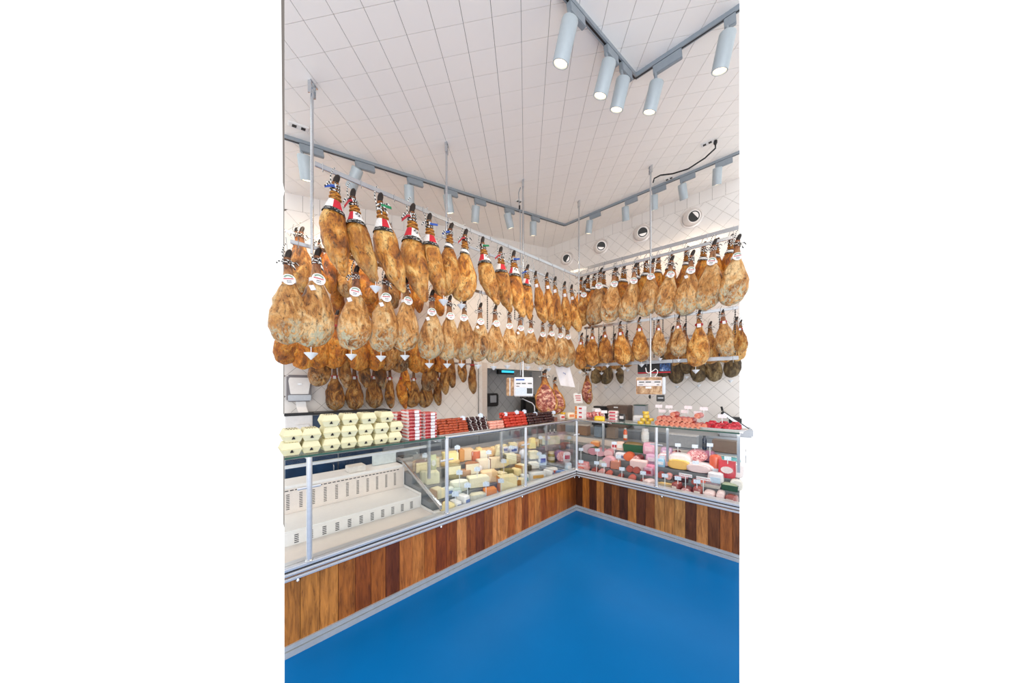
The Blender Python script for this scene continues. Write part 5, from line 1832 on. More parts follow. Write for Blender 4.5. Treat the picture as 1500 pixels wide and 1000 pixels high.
for k, (px, py) in enumerate([(623, 667), (670, 655), (696, 664), (716, 662), (731, 657), (738, 675), (749, 655), (673, 692), (699, 687), (685, 711), (667, 724), (712, 709), (734, 704), (755, 700),
                              (752, 667), (792, 640), (803, 640), (812, 641), (834, 640), (790, 664)]):
    price_tag(FL, px, py, 'white price card on a stick among the cheeses, %s listed from the divider' % ORD[k] if False else 'pale price card among the cheeses, ' + ['by the divider', 'above the pale yellow slab', 'on the pinkish block', 'on the wide tan slab', 'above the tilted wedge', 'on the brown-rind block', 'high left of the third post', 'on the large cream half', 'on the ivory half', 'on the white flat wheel', 'on the front film pack', 'on the wide pale slab', 'by the large tan slab', 'on the large orange-rind block', 'on the blue pack', 'first of three near the corner', 'second of three near the corner', 'third of three near the corner', 'at the corner post', 'on the yellow wedge right of the third post'][k], 'case')
for k, (px, py) in enumerate([(851, 657), (851, 675), (875, 658), (874, 677), (885, 680), (900, 648), (906, 668), (911, 686), (942, 692), (970, 669), (993, 651), (1018, 653), (1019, 677), (1040, 651), (1021, 705), (993, 700), (974, 696), (1066, 671)]):
    price_tag(FR, px, py, 'pale price card among the cold cuts, ' + ['upper one at the corner post', 'lower one at the corner post', 'on the orange tray', 'on the front sausages', 'before the large rosy ham', 'high left of the green tray', 'on the white film pack', 'before the orange red sausage', 'by the middle post foot', 'on the pink ham block', 'above the large white ham', 'above the mosaic loaf', 'on the mosaic loaf', 'above the upright red sausage', 'below the flat rosy ham', 'below the yellow ham', 'below the sky blue pack', 'on the teal packs'][k], 'case', CARD_P)
for k, (px, py) in enumerate([(678, 612), (704, 608), (740, 606), (757, 603), (768, 602), (784, 605), (811, 603)]):
    price_tag(FL, px, py, 'white price card standing on the left counter top, ' + ['in the flat chorizos', 'in the black puddings', 'by the pink sausages', 'first in the red sausages', 'second in the red sausages', 'in the dark sausages', 'before the cut ham'][k], 'top', CARD_S, 'price cards on the left counter top', 0.10)
for k, (px, py) in enumerate([(965, 594), (980, 595), (970, 601), (985, 602), (1008, 596), (1003, 602), (1022, 604), (1031, 598), (1058, 609), (876, 600), (885, 602)]):
    price_tag(FR, px, py, 'white card with red print on a stick over the ' + ['row of red sausages, upper left', 'row of red sausages, upper second', 'row of red sausages, lower left', 'row of red sausages, lower second', 'salami pile, upper left', 'salami pile, lower left', 'salami pile, lower right', 'salami pile, upper right', 'tray of raw red meat', 'sliced meat packs, left one', 'sliced meat packs, right one'][k], 'top', CARD_R, 'price cards on the right counter top', 0.30 if k < 8 else 0.14, TOPR)

# ------------------------------------------------------------------ goods standing on the counter tops
def carton_meshes():
    w, d, h = 0.104, 0.15, 0.078
    def fr(s, t, z):
        return [Vector((x * s, y * t, z)) for x, y in ((-w / 2, -d / 2), (w / 2, -d / 2), (w / 2, d / 2), (-w / 2, d / 2))]
    tray = MB().rings([fr(.72, .84, 0.0), fr(.98, .99, h * .42), fr(1.03, 1.02, h * .44), fr(1.03, 1.02, h * .49)]).mesh('tray', M['egg'], bevel=0.002)
    lid = MB().rings([fr(1.02, 1.015, h * .50), fr(.99, 1.0, h * .54), fr(.74, .87, h * .97), fr(.68, .83, h)]).mesh('lid', M['egg'], bevel=0.003)
    mb = MB()
    for k in range(4):
        x = -0.022 + k * 0.0145
        mb.box(x - 0.0035, x + 0.0035, -0.05, -0.028, h, h + 0.0012)
        mb.box(x - 0.0035, x + 0.0035, 0.01, 0.032, h, h + 0.0012)
    slots = mb.mesh('vent_slots', M['slot'])
    latch = MB().prism([(-0.009, h * .24), (0.009, h * .24), (0.002, h * .46), (-0.002, h * .46)], -d / 2 - 0.0045, -d / 2 + 0.004, 0, XZ).mesh('latch_notch', M['slot'])
    return w, d, h, tray, lid, slots, latch


EW, ED, EH, E_TRAY, E_LID, E_SLOT, E_LATCH = carton_meshes()
for tier, cols in ((0, [428, 457, 486, 512, 536, 559, 580]), (1, [430, 458, 487, 513, 537, 560, 581]), (2, [486, 514, 541, 567])):
    for k, px in enumerate(cols):
        y = 0.095 + (0.012 if (k + tier) % 2 else 0)
        x, _, _ = FL.xz(px, 600, y - ED / 2)
        p = FL.w(x, y, TOPR + 0.001 + tier * (EH + 0.0015))
        tn = ['bottom', 'middle', 'top'][tier]
        o = thing('egg_carton', 'pale yellow egg carton, %s from the left in the %s layer on the glass shelf' % (ORD[k], tn), 'egg carton', p, FL.rot + random.uniform(-.05, .05), 'egg cartons on the glass shelf')
        link('tray', E_TRAY, o)
        link('lid', E_LID, o)
        link('vent_slots', E_SLOT, o)
        link('latch_notch', E_LATCH, o)

# red packs of sliced ham in stacks
pw_, pd_, ph_ = 0.108, 0.150, 0.0255
P_TRAY = MB().rings([[Vector((x * s, y * s, z)) for x, y in ((-pw_ / 2, -pd_ / 2), (pw_ / 2, -pd_ / 2), (pw_ / 2, pd_ / 2), (-pw_ / 2, pd_ / 2))] for s, z in ((.90, 0), (.97, ph_ * .45), (1.0, ph_ * .5), (1.0, ph_ * .58))]).mesh('tray', M['paper'])
P_FILM = MB().rings([[Vector((x * s, y * s, z)) for x, y in ((-pw_ / 2, -pd_ / 2), (pw_ / 2, -pd_ / 2), (pw_ / 2, pd_ / 2), (-pw_ / 2, pd_ / 2))] for s, z in ((.97, ph_ * .585), (.98, ph_ * .8), (.9, ph_ * .98))]).mesh('sliced_ham', M['meat_slices'])
P_FRONT = MB().box(-pw_ * .47, pw_ * .47, -pd_ * .5 - .002, -pd_ * .5 + .004, ph_ * .05, ph_ * .52).mesh('red_front', M['ribbon_red'])
P_LAB = MB().box(-.004, .034, -pd_ * .5 - .0045, -pd_ * .5 - .002, ph_ * .04, ph_ * .9).mesh('printed_label', M['paper_tag'])
for name, px, n, y in (('nearer the eggs', 608, 9, .085), ('nearer the steel rail', 631, 8, .085), ('behind the eggs', 590, 8, .25)):
    for k in range(n):
        x, _, _ = FL.xz(px, 600, y - .07)
        p = FL.w(x + random.uniform(-.003, .003), y, TOPR + 0.001 + k * (ph_ + .0012))
        o = thing('ham_pack', 'red pack of sliced ham in the stack %s, %s from below' % (name, ORD[k]), 'meat pack', p, FL.rot + random.uniform(-.04, .04), 'stacks of red ham packs')
        link('tray', P_TRAY, o)
        link('sliced_ham', P_FILM, o)
        link('red_front', P_FRONT, o)
        link('printed_label', P_LAB, o)


def sausage_mesh(L, r, bend, mat, ties=False, seed=0):
    g = random.Random(seed)
    n = 11
    pts, rs = [], []
    for i in range(n):
        u = i / (n - 1)
        x = (u - .5) * L
        pts.append((x, bend * (1 - (2 * u - 1) ** 2) * L, r + 0.001 + g.uniform(-.001, .001)))
        e = min(u, 1 - u) * L / r
        rs.append(r * (math.sqrt(max(0.02, 1 - (1 - min(1, e)) ** 2))) * g.uniform(.95, 1.05))
    return MB().tube(pts, rs, 10).mesh('sausage_skin', M[mat], smooth=True)


M['chorizo'] = marbled('red_brown_sausage', (104, 32, 16), (168, 66, 36), (206, 110, 66), 60, .3)
M['chorizo_red'] = marbled('bright_red_sausage', (130, 24, 16), (190, 50, 32), (220, 96, 72), 60, .3)
M['blood'] = marbled('black_sausage', (24, 14, 16), (54, 28, 30), (96, 58, 58), 60, .25)
M['pinky'] = marbled('pink_sausage', (206, 128, 112), (226, 160, 144), (240, 200, 186), 60, .35)
M['salami_face'] = marbled('salami_cut_face', (190, 84, 60), (226, 132, 104), (242, 190, 164), 90, .4)


def sausage_pile(frame, px0, px1, ztop, rows, L, r, mat, label, group, cat='sausage', ties=False, y0=0.03, zbase=TOPL, along=True, name='cured_sausage'):
    tie = MB().tube([Vector((0.0, math.cos(a) * (r + .0015), r + math.sin(a) * (r + .0015))) for a in [2 * math.pi * q / 10 for q in range(11)]], .003, 5).mesh('white_tie', M['paper'], smooth=True)
    xa, xb = frame.xz(px0, 600, y0)[0], frame.xz(px1, 600, y0)[0]
    m = max(1, round((xb - xa) / L))
    L = (xb - xa) / m * 1.03
    me = [sausage_mesh(L, r, b, mat, ties, i) for i, b in enumerate((.05, .0, -.04))]
    made = []
    g = random.Random(label)
    for lay in range(rows):
        z = zbase + lay * r * 1.75
        if along:
            for q in range(m):
                for dpt in range(4 - min(lay, 2)):
                    x = xa + (xb - xa) * (q + .5) / m + g.uniform(-.01, .01)
                    y = y0 + .012 + r + dpt * r * 2.1 + lay * r * 0.9
                    made.append((x, y, z, g.uniform(-.1, .1), '%s, %s layer, %s from left, %s from glass' % (label, ORD[lay], ORD[q], ORD[dpt])))
        else:
            m = max(1, int((xb - xa) / (2.08 * r)))
            for q in range(m - (lay % 2)):
                x = xa + r + (xb - xa - 2 * r) * (q + .5 * (lay % 2)) / max(1, m - 1)
                made.append((x, y0 + L / 2, z, math.pi / 2, label))
    for i, (x, y, z, a, lb) in enumerate(made):
        o = thing(name, lb, cat, frame.w(x, y, z + .0005), frame.rot + a, group)
        link('sausage_skin', me[i % 3], o)
        if ties:
            for dx in (-L * .28, L * .28):
                link('white_tie', tie, o, loc=(dx, 0, .001))
    return made


TRAYS = [('white tray under the flat chorizos beside the red stacks', FL, 643, 690), ('white tray under the black puddings', FL, 691, 719)]
for lb, fr, a, b in TRAYS:
    xa, xb = fr.xz(a, 600, .02)[0], fr.xz(b, 600, .02)[0]
    o = thing('serving_tray', lb, 'tray', fr.w((xa + xb) / 2, .17, TOPL), fr.rot, 'white trays on the left counter top')
    ww = xb - xa
    link('tray', MB().rings([[Vector((sx * ww / 2 * s, sy * .15 * s, z)) for sx, sy in ((-1, -1), (1, -1), (1, 1), (-1, 1))] for s, z in ((.92, .0005), (.99, .016), (.97, .016), (.90, .004))]).mesh('tray', M['white_panel'], bevel=.002), o)
sausage_pile(FL, 645, 690, 0, 6, .115, .0125, 'chorizo', 'red brown chorizo', 'chorizos on the left counter top', zbase=TOPL + .006)
sausage_pile(FL, 691, 719, 0, 5, .10, .0145, 'blood', 'black pudding with white ties', 'black puddings on the left counter top', ties=True, zbase=TOPL + .006)
sausage_pile(FL, 720, 742, 0, 3, .085, .0145, 'pinky', 'pale pink sausage', 'pink sausages on the left counter top')
sausage_pile(FL, 743, 776, 0, 5, .085, .017, 'chorizo_red', 'bright red chorizo', 'red chorizos on the left counter top')
sausage_pile(FL, 777, 815, 0, 4, .10, .017, 'blood', 'dark cured sausage', 'dark sausages on the left counter top')

# salami logs on the right top, cut ends to the front
k = 0
for lay, (n, xoff) in enumerate(((10, 0), (7, .5), (2, 2.2))):
    for q in range(n):
        px0, px1 = 962, 1031
        xa, xb = FR.xz(px0, 600, .03)[0], FR.xz(px1, 600, .03)[0]
        st = (xb - xa) / 9
        if lay == 2:
            x = xa + st * (3.2 + q * 4.6)
        else:
            x = xa + st * (q + xoff)
        r = .0285
        o = thing('salami_log', 'orange red salami log with cut end, %s from the left in the %s layer' % (ORD[q], ['bottom', 'middle', 'top'][lay]), 'sausage', FR.w(x, .04 + .09, TOPR + .001 + lay * r * 1.76 + r), FR.rot + random.uniform(-.05, .05), 'salami logs on the right counter top')
        T = Matrix.Rotation(math.pi / 2, 4, 'X')
        link('casing', MB().lathe([(r * .86, -.085), (r, -.07), (r, .078), (r * .97, .085)], 16, 0, T).mesh('casing', M['chorizo_red'], smooth=True), o)
        link('cut_face', MB().lathe([(r * .95, .085), (r * .95, .0865)], 16, 0, T).mesh('cut_face', M['salami_face']), o)


def b_cutmeat(o, w, d, h, n=5, col=(210, 90, 90), **k):
    for i in range(n):
        x = -w / 2 + w * (i + .5) / n
        T = Matrix.Translation((x, 0, h * .42)) @ Matrix.Rotation(-.45, 4, 'Y')
        rings = []
        for dx, s in ((-w / n * .55, .9), (0, 1), (w / n * .45, .95)):
            rings.append([T @ Vector((dx, math.cos(a) * d / 2 * s, math.sin(a) * h * .42 * s)) for a in [2 * math.pi * q / 14 for q in range(14)]])
        link('meat_slice', MB().rings(rings).mesh('meat_slice', M['meat_slices'] if i % 2 else M['mosaic'], smooth=True), o)


place_top(FR, 858, 612, 15, 11, .12, b_cutmeat, 'sliced_meat', 'pink and red sliced meat pile on the right top near the corner', 'meat', TOPL, n=4)
place_top(FR, 874, 612, 14, 14, .12, b_cutmeat, 'sliced_meat', 'red streaked sliced meat pile behind the yellow pack', 'meat', TOPL, n=5)
place_top(FR, 877, 613, 15, 7, .05, b_pack, 'yellow_pack', 'bright yellow pack before the sliced meat on the right top', 'food pack', TOPL, ylim=(.0, .10), col=(244, 204, 20), mark=(250, 226, 90))
for i in range(3):
    place_top(FR, 896, 614.5 - i * 4.3, 14, 4.6, .10, b_pack, 'meat_pack', 'flat pink and white meat pack, %s from below left of the brown machine' % ORD[i], 'meat pack', TOPL + i * .042, group='pink packs on the right counter top', col=(238, 220, 220), mark=(206, 50, 80))
place_top(FR, 910, 613, 9, 10, .05, b_pack, 'black_pack', 'small black pack with white print beside the pink packs', 'food pack', TOPL, col=(30, 26, 28), mark=(226, 222, 226))
g = random.Random(5)
ycan = [(940, 0), (948, 0), (944, 1), (952, 1), (948, 2), (945, 3)]
for i, (px, lv) in enumerate(ycan):
    x, _, _ = FR.xz(px, 600, .10)
    o = thing('food_tin', 'round yellow tin in the small stack left of the salami, %s from below' % ORD[i], 'tin', FR.w(x, .12 if i % 2 else .07, TOPR + .001 + lv * .037), FR.rot, 'yellow tins on the right counter top')
    link('tin_body', MB().lathe([(.034, 0), (.0355, .003), (.0355, .032), (.034, .035)], 20).mesh('tin_body', M['tint_gloss'], smooth=True), o, color=lin((236, 196, 70)))
    link('tin_lid', MB().lathe([(.033, .035), (.031, .0355)], 20).mesh('tin_lid', M['steel']), o)
place_top(FR, 933, 615, 14, 10, .09, b_pack, 'white_pack', 'white film pack beside the yellow tins', 'food pack', TOPL, col=(236, 236, 238), mark=(230, 230, 236))
# raw meat on a white dish
x, y, Y = on_z(1056, 629, TOPR, FR)
o = thing('meat_dish', 'white dish on the right counter top holding red meat', 'dish', FR.w(FR.xz(1056, 629, .09)[0], .13, TOPR + .001), FR.rot)
link('dish', MB().rings([[Vector((math.copysign(abs(math.cos(a)) ** .5, math.cos(a)) * .21 * s, math.copysign(abs(math.sin(a)) ** .5, math.sin(a)) * .11 * s, z)) for a in [2 * math.pi * q / 28 for q in range(28)]] for s, z in ((.86, 0), (.98, .018), (1, .022), (.96, .022), (.84, .006))]).mesh('dish', M['white_panel'], smooth=True), o)
M['raw_meat'] = marbled('raw_red_meat', (120, 10, 28), (186, 24, 48), (220, 90, 100), 40, .25)
for i in range(9):
    g2 = random.Random(i)
    px = 1032 + i * 5.6
    yy = .075 + (i % 3) * .035
    p = FR.w(FR.xz(px, 600, yy)[0], yy + .03, TOPR + .009)
    m = thing('raw_steak', 'slice of raw red meat on the white dish, %s from the left' % ORD[i], 'meat', p, FR.rot + g2.uniform(-.4, .4), 'raw meat slices on the white dish')
    rings = []
    for s, z in ((.7, 0), (1, .008), (.95, .018 + .006 * (i % 3)), (.5, .030 + .010 * (i % 3))):
        rings.append([Vector((math.cos(a) * .046 * s * (1 + .2 * g2.random()), math.sin(a) * .034 * s * (1 + .2 * g2.random()), z * 1.5)) for a in [2 * math.pi * q / 12 for q in range(12)]])
    link('meat_slice', MB().rings(rings).mesh('meat_slice', M['raw_meat'], smooth=True), m)

# packets at the corner of the tops
for i, (px, py, w, h, c, mk, lb) in enumerate([
        (831, 612, 12, 8, (236, 190, 40), (240, 226, 190), 'yellow packet at the corner of the counter tops'),
        (839, 613, 13, 9, (240, 226, 200), (230, 140, 90), 'cream packet at the corner of the counter tops'),
        (826, 614, 9, 7, (226, 214, 206), (200, 70, 60), 'white packet of cuttings beside the dark sausages')]):
    place_top(FL, px, py, w, h, .09, b_pack, 'food_packet', lb, 'food pack', TOPL, group='packets at the corner', ylim=(.02, .4), col=c, mark=mk)
for i in range(3):
    p = FR.w(FR.xz(848, 600, .12)[0], .17, TOPL + .001 + i * .058)
    o = thing('biscuit_box', 'white and orange box in the corner stack, %s from below' % ORD[i], 'box', p, FR.rot, 'orange boxes at the corner')
    link('carton', MB().box(-.06, .06, -.05, .05, 0, .056).mesh('carton', M['paper'], bevel=.002), o)
    link('orange_end', MB().box(-.0615, -.03, -.0515, .0515, .002, .054).mesh('orange_end', M['tint']), o, color=lin((230, 140, 60)))
    link('red_print', MB().box(.0, .045, -.0515, -.0495, .015, .036).mesh('red_print', M['red_ink']), o)

# the cut ham in front of the recess, and pieces hanging beside it
def cut_ham(px0, py0, px1, py1, off, label, kind='round', var=0):
    o = hang(label, FL, off, (px0, py0), (px1, py1), kind, 'ham_gold', 'cord', var)
    P = PROF[kind]
    rings = []
    for t, s in ((.34, .3), (.40, .7), (.5, .82), (.62, .86), (.76, .86), (.87, .80), (.94, .6)):
        w, d, c = interp(P['w'], t) * s, interp(P['d'], t) * .86, interp(P['c'], t)
        row = []
        for q in range(9):
            u = -1 + 2 * q / 8
            row.append(Vector((c + u * w, -d * math.sqrt(max(0.05, 1 - (u * s) ** 2)) - .016 + .004 * noise.noise(Vector((u * 3, t * 12, var))), -HL * t)))
        back = [r + Vector((0, .022, 0)) for r in reversed(row)]
        rings.append(row + back)
    o.scale.x *= 1.4
    link('carved_face', MB().rings(rings).mesh('carved_face', M['cut_ham'], smooth=True), o)
    return o


cut_ham(797, 541, 800, 606, .42, 'ham carved open with marbled red face hanging before the recess')
cut_ham(812, 552, 817, 607, .56, 'second carved ham half hidden behind the large carved ham', 'wide', 1)
cut_ham(860, 541, 860, 592, .75, 'slim carved ham end hanging alone against the right wall', 'slim', 2)
p = FL.at(823, 537, .50)
cloth = thing('white_cloth', 'white folded cloth hanging beside the carved ham', 'cloth', p, math.atan2(-p.x, p.y))
rings = []
for i in range(8):
    z = .02 - i * .044
    row = []
    for q in range(13):
        u = q / 12
        row.append(Vector((-.11 + u * .22 + i * .013, -.012 * math.sin(u * 9 + i * .25) - .01, z - .03 * u * i / 7)))
    rings.append(row + [r + Vector((0, .02, 0)) for r in reversed(row)])
link('folds', MB().rings(rings).mesh('folds', M['cloth'], smooth=True), cloth)
link('blue_mark', MB().tube([(0.02, -.034, -.09), (.035, -.036, -.105), (.05, -.032, -.10), (.055, -.034, -.125)], .004, 5).mesh('blue_mark', M['ribbon_blue']), cloth)
x, z, _ = FR.xz(847, 583, .8)
p = FR.w(x, .8, z)
sg = thing('paper_notice', 'white paper notice with red print hanging by the corner', 'notice', p, math.atan2(-p.x, p.y))
link('sheet', MB().prism([(-.06, -.08), (.075, -.08), (.05, .075), (.0, .06), (-.03, .09), (-.08, .07)], -.001, .001, 0, XZ).mesh('sheet', M['paper']), sg)
for i in range(3):
    link('print_line', MB().box(-.05 + .01 * i, .04, -.003, -.001, .03 - i * .035, .044 - i * .035).mesh('print_line', M['red_ink']), sg)
link('string', MB().tube([(0, 0, .06), (.004, 0, .28)], .002, 5).mesh('string', M['paper']), sg)

# ------------------------------------------------------------------ scales on their poles
def digits(o, x0, x1, z0, z1, y):
    link('display', MB().box(x0, x1, y - .003, y, z0, z1).mesh('display', M['lcd']), o)


p = Vector((p3.x, p3.y, z3))
s1 = thing('hanging_scale', 'hanging shop scale with white front and brown side above the left counter', 'scale', (p.x, p.y, z3 - .25), math.atan2(-p.x, p.y))
link('case', MB().box(-.115, .13, -.07, .07, 0, .245).mesh('case', M['scale_panel'], bevel=.008), s1)
link('side_panel', MB().box(-.215, -.116, -.055, .06, .005, .24).mesh('side_panel', M['wood_face'], bevel=.01), s1)
link('side_strip', MB().box(-.172, -.162, -.060, -.054, .01, .235).mesh('side_strip', M['steel_dull']), s1)
link('grey_front', MB().box(-.10, .125, -.075, -.0705, .012, .235).mesh('grey_front', M['steel_dull']), s1)
link('readout_panel', MB().box(-.095, .12, -.079, -.0755, .115, .19).mesh('readout_panel', M['scale_panel'], bevel=.001), s1)
digits(s1, -.085, -.03, .158, .172, -.079)
digits(s1, -.015, .035, .158, .172, -.079)
digits(s1, .062, .115, .158, .172, -.079)
link('small_print', MB().box(-.085, -.045, -.0805, -.079, .126, .134).mesh('small_print', M['black_ink']), s1)
link('keypad', MB().box(-.095, .04, -.079, -.0755, .03, .105).mesh('keypad', M['price']), s1)
link('dark_corner', MB().box(.05, .12, -.079, -.0755, .035, .105).mesh('dark_corner', M['dark']), s1)
link('name_strip', MB().box(-.09, .02, -.079, -.0755, .205, .222).mesh('name_strip', M['ribbon_blue']), s1)
link('knob', MB().lathe([(.012, -.03), (.022, -.022), (.022, -.008), (.014, 0)], 12, 0, Matrix.Translation((-.02, 0, 0))).mesh('knob', M['dark'], smooth=True), s1)
link('curved_arm', MB().tube([(-.01, 0, -.03), (.05, 0, -.06), (.12, 0, -.09), (.15, 0, -.13), (.152, 0, -.20)], .008, 8).mesh('curved_arm', M['steel'], smooth=True), s1)
p = Vector((p4.x, p4.y, z4))
s2 = thing('hanging_scale', 'hanging shop scale with brown mirrored front above the right counter', 'scale', (p.x, p.y, z4 - .235), math.atan2(-p.x, p.y))
link('case', MB().box(-.18, .14, -.07, .08, 0, .235).mesh('case', M['scale_panel'], bevel=.01), s2)
link('side_cover', MB().box(.141, .175, -.06, .075, .01, .23).mesh('side_cover', M['steel_dull'], bevel=.006), s2)
link('brown_front', MB().box(-.175, .135, -.075, -.0705, .006, .23).mesh('brown_front', M['wood_face'], bevel=.002), s2)
link('readout_panel', MB().box(-.165, .13, -.080, -.0755, .115, .19).mesh('readout_panel', M['scale_panel'], bevel=.001), s2)
for a, b in ((-.14, -.075), (-.06, .005), (.045, .115)):
    digits(s2, a, b, .160, .174, -.080)
link('small_print', MB().box(-.14, -.09, -.0815, -.080, .128, .134).mesh('small_print', M['black_ink']), s2)
link('small_print', MB().box(.07, .10, -.0815, -.080, .128, .136).mesh('small_print', M['black_ink']), s2)
link('white_sticker', MB().box(-.06, .01, -.079, -.0755, .082, .108).mesh('white_sticker', M['paper']), s2)
link('ticket_printer', MB().box(.07, .165, -.05, .06, -.085, -.002).mesh('ticket_printer', M['dark'], bevel=.005), s2)
link('paper_slot', MB().box(.085, .15, -.053, -.0505, -.045, -.035).mesh('paper_slot', M['steel_dull']), s2)
link('knob', MB().lathe([(.006, -.05), (.014, -.034), (.014, -.014), (.008, 0)], 12, 0, Matrix.Translation((-.01, -.02, -.002))).mesh('knob', M['dark'], smooth=True), s2)
link('cable', MB().tube([(-.06, 0, .36), (-.05, 0, .30), (-.02, -.01, .285), (.02, -.01, .31), (.06, 0, .34), (.085, 0, .32), (.08, 0, .28), (.05, 0, .236)], .006, 7).mesh('cable', M['paper'], smooth=True), s2)
x0, z1, _ = RR.xz(934, 530, .22)
x1, z0, _ = RR.xz(983, 546, .22)
mo = thing('wall_screen', 'dark screen with bluish picture and red lower edge behind the right scale', 'screen', RR.w((x0 + x1) / 2, .22, z0), RR.rot)
wv, hv = (x1 - x0), z1 - z0
link('housing', MB().box(-wv / 2, wv / 2, 0, .05, 0, hv).mesh('housing', M['dark'], bevel=.004), mo)
link('red_strip', MB().box(-wv / 2 + .005, wv / 2 - .005, -.004, -.0005, .004, .02).mesh('red_strip', M['collar_red']), mo)
link('picture', MB().box(wv * .18, wv / 2 - .008, -.004, -.0005, .03, hv - .008).mesh('picture', marbled('blue_picture', (10, 16, 40), (40, 90, 160), (200, 220, 240), 14, .2)), mo)

# ------------------------------------------------------------------ things on and before the back walls
def wall_unit(name, label, cat, frame, off, px0, px1, pyt, pyb, depth, mats, bevel=.01, group=None):
    """a box standing in front of a wall with its front face spanning the given picture rectangle"""
    xa, zt, _ = frame.xz(px0, pyt, off)
    xb, zb, _ = frame.xz(px1, pyb, off)
    xc, z1, _ = frame.xz((px0 + px1) / 2, pyt, off)
    _, z0, _ = frame.xz((px0 + px1) / 2, pyb, off)
    if frame is WR:
        z0 = max(z0, .9315)          # stands on the right work counter
    o = thing(name, label, cat, frame.w((xa + xb) / 2, off, z0), frame.rot, group)
    w = xb - xa
    link('body', MB().box(-w / 2, w / 2, 0, depth, 0, z1 - z0).mesh('body', M[mats], bevel=bevel), o)
    return o, w, z1 - z0


o, w, h = wall_unit('towel_dispenser', 'white paper towel dispenser with grey window on the left wall', 'dispenser', WL, -.14, 420, 457, 549, 588, .135, 'plastic_grey', .02)
link('cover', MB().prism([(-w * .36, h * .28), (w * .36, h * .28), (w * .44, h * .78), (w * .40, h * .9), (-w * .40, h * .9), (-w * .44, h * .78)], -.012, .0, 0, XZ).mesh('cover', M['white_panel'], bevel=.004), o)
link('lower_lip', MB().box(-w * .46, w * .46, -.02, 0, .01, h * .25).mesh('lower_lip', M['steel_dull'], bevel=.006), o)
link('lock', MB().lathe([(.02, 0), (.02, .004)], 16, 0, Matrix.Translation((0, -.014, h * .66)) @ Matrix.Rotation(math.pi / 2, 4, 'X') @ Matrix.Scale(.5, 4, (0, 1, 0))).mesh('lock', M['steel']), o)
link('paper_sheet', MB().rings([[Vector((-.055 + dx, y, z)), Vector((.04 + dx, y, z)), Vector((.04 + dx, y + .004, z)), Vector((-.055 + dx, y + .004, z))] for dx, y, z in ((.02, .03, .01), (.025, .01, -.06), (.05, -.03, -.16), (.075, -.05, -.27))]).mesh('paper_sheet', M['paper']), o)

bx0, bx1 = WL.xz(417, 600, -.6)[0], hx0 - .12
bc = thing('back_counter', 'steel work counter along the left wall behind the cheese counter', 'counter', WL.w(0, 0, 0), WL.rot)
clipm = WL.M
link('worktop', MB().box(bx0, bx1, -.62, -.015, .90, .93).mesh('worktop', M['steel_dull'], clip=clipm), bc)
nb_ = 6
for k in range(nb_):
    a, b = bx0 + (bx1 - bx0) * k / nb_, bx0 + (bx1 - bx0) * (k + 1) / nb_
    dd = link('door', MB().box(a + .006, b - .006, -.60, -.58, .08, .89).mesh('door', M['navy'] if k < 2 else M['steel_dull'], clip=clipm, bevel=.003), bc)
    link('handle', MB().tube([(b - .05, -.615, .6), (b - .05, -.63, .62), (b - .05, -.63, .76), (b - .05, -.615, .78)], .006, 6).mesh('handle', M['steel'], smooth=True), dd)
link('carcass', MB().box(bx0, bx1, -.58, -.015, .06, .899).mesh('carcass', M['steel_dull'], clip=clipm), bc)
rx1 = WR.xz(1083, 600, -.6)[0]
bc2 = thing('back_counter', 'steel work counter along the right wall behind the cold cuts', 'counter', WR.w(0, 0, 0), WR.rot)
link('worktop', MB().box(.62, rx1 + .5, -.62, -.015, .90, .93).mesh('worktop', M['steel_dull'], clip=WR.M), bc2)
link('carcass', MB().box(.62, rx1 + .5, -.58, -.015, .06, .899).mesh('carcass', M['steel_dull'], clip=WR.M), bc2)
for k in range(4):
    a, b = .62 + (rx1 - .5) * k / 4, .62 + (rx1 - .5) * (k + 1) / 4
    dd = link('door', MB().box(a + .006, b - .006, -.60, -.58, .08, .89).mesh('door', M['steel_dull'], clip=WR.M, bevel=.003), bc2)
    link('handle', MB().tube([(b - .05, -.615, .6), (b - .05, -.63, .62), (b - .05, -.63, .76), (b - .05, -.615, .78)], .006, 6).mesh('handle', M['steel'], smooth=True), dd)

# dark blue display panel with black top edge behind the eggs
xa, xb = WL.xz(455, 600, -.30)[0], WL.xz(571, 600, -.30)[0]
z_ = WL.xz(513, 602, -.30)[1]
dp = thing('glass_cabinet', 'low dark blue glass cabinet with black edge behind the egg cartons', 'cabinet', WL.w((xa + xb) / 2, -.30, .931), WL.rot)
w = xb - xa
link('cabinet_body', MB().box(-w / 2, w / 2, .012, .26, 0, z_ - .931 - .025).mesh('cabinet_body', M['steel_dull']), dp)
for k in range(3):
    link('blue_pane', MB().box(-w / 2 + w * k / 3 + .012, -w / 2 + w * (k + 1) / 3 - .012, 0, .011, .01, z_ - .931 - .03).mesh('blue_pane', M['navy']), dp)
link('top_edge', MB().box(-w / 2 - .02, w / 2 + .01, -.015, .26, z_ - .931 - .0245, z_ - .931).mesh('top_edge', M['dark'], bevel=.003), dp)
o, w, h = wall_unit('wash_basin_unit', 'white hand wash unit with round black opening under the towel dispenser', 'basin', WL, -.34, 418, 458, 606, 652, .26, 'white_panel', .01)
link('rim', MB().box(-w / 2 - .01, w / 2 + .01, -.01, .02, h - .02, h + .012).mesh('rim', M['dark'], bevel=.003), o)
link('soap_box', MB().box(-.03, .09, -.05, -.001, h * .25, h * .66).mesh('soap_box', M['white_panel'], bevel=.008), o)
link('opening', MB().lathe([(.032, 0), (.032, .006), (.022, .007)], 18, 0, Matrix.Translation((.045, -.051, h * .46)) @ Matrix.Rotation(math.pi / 2, 4, 'X')).mesh('opening', M['dark']), o)

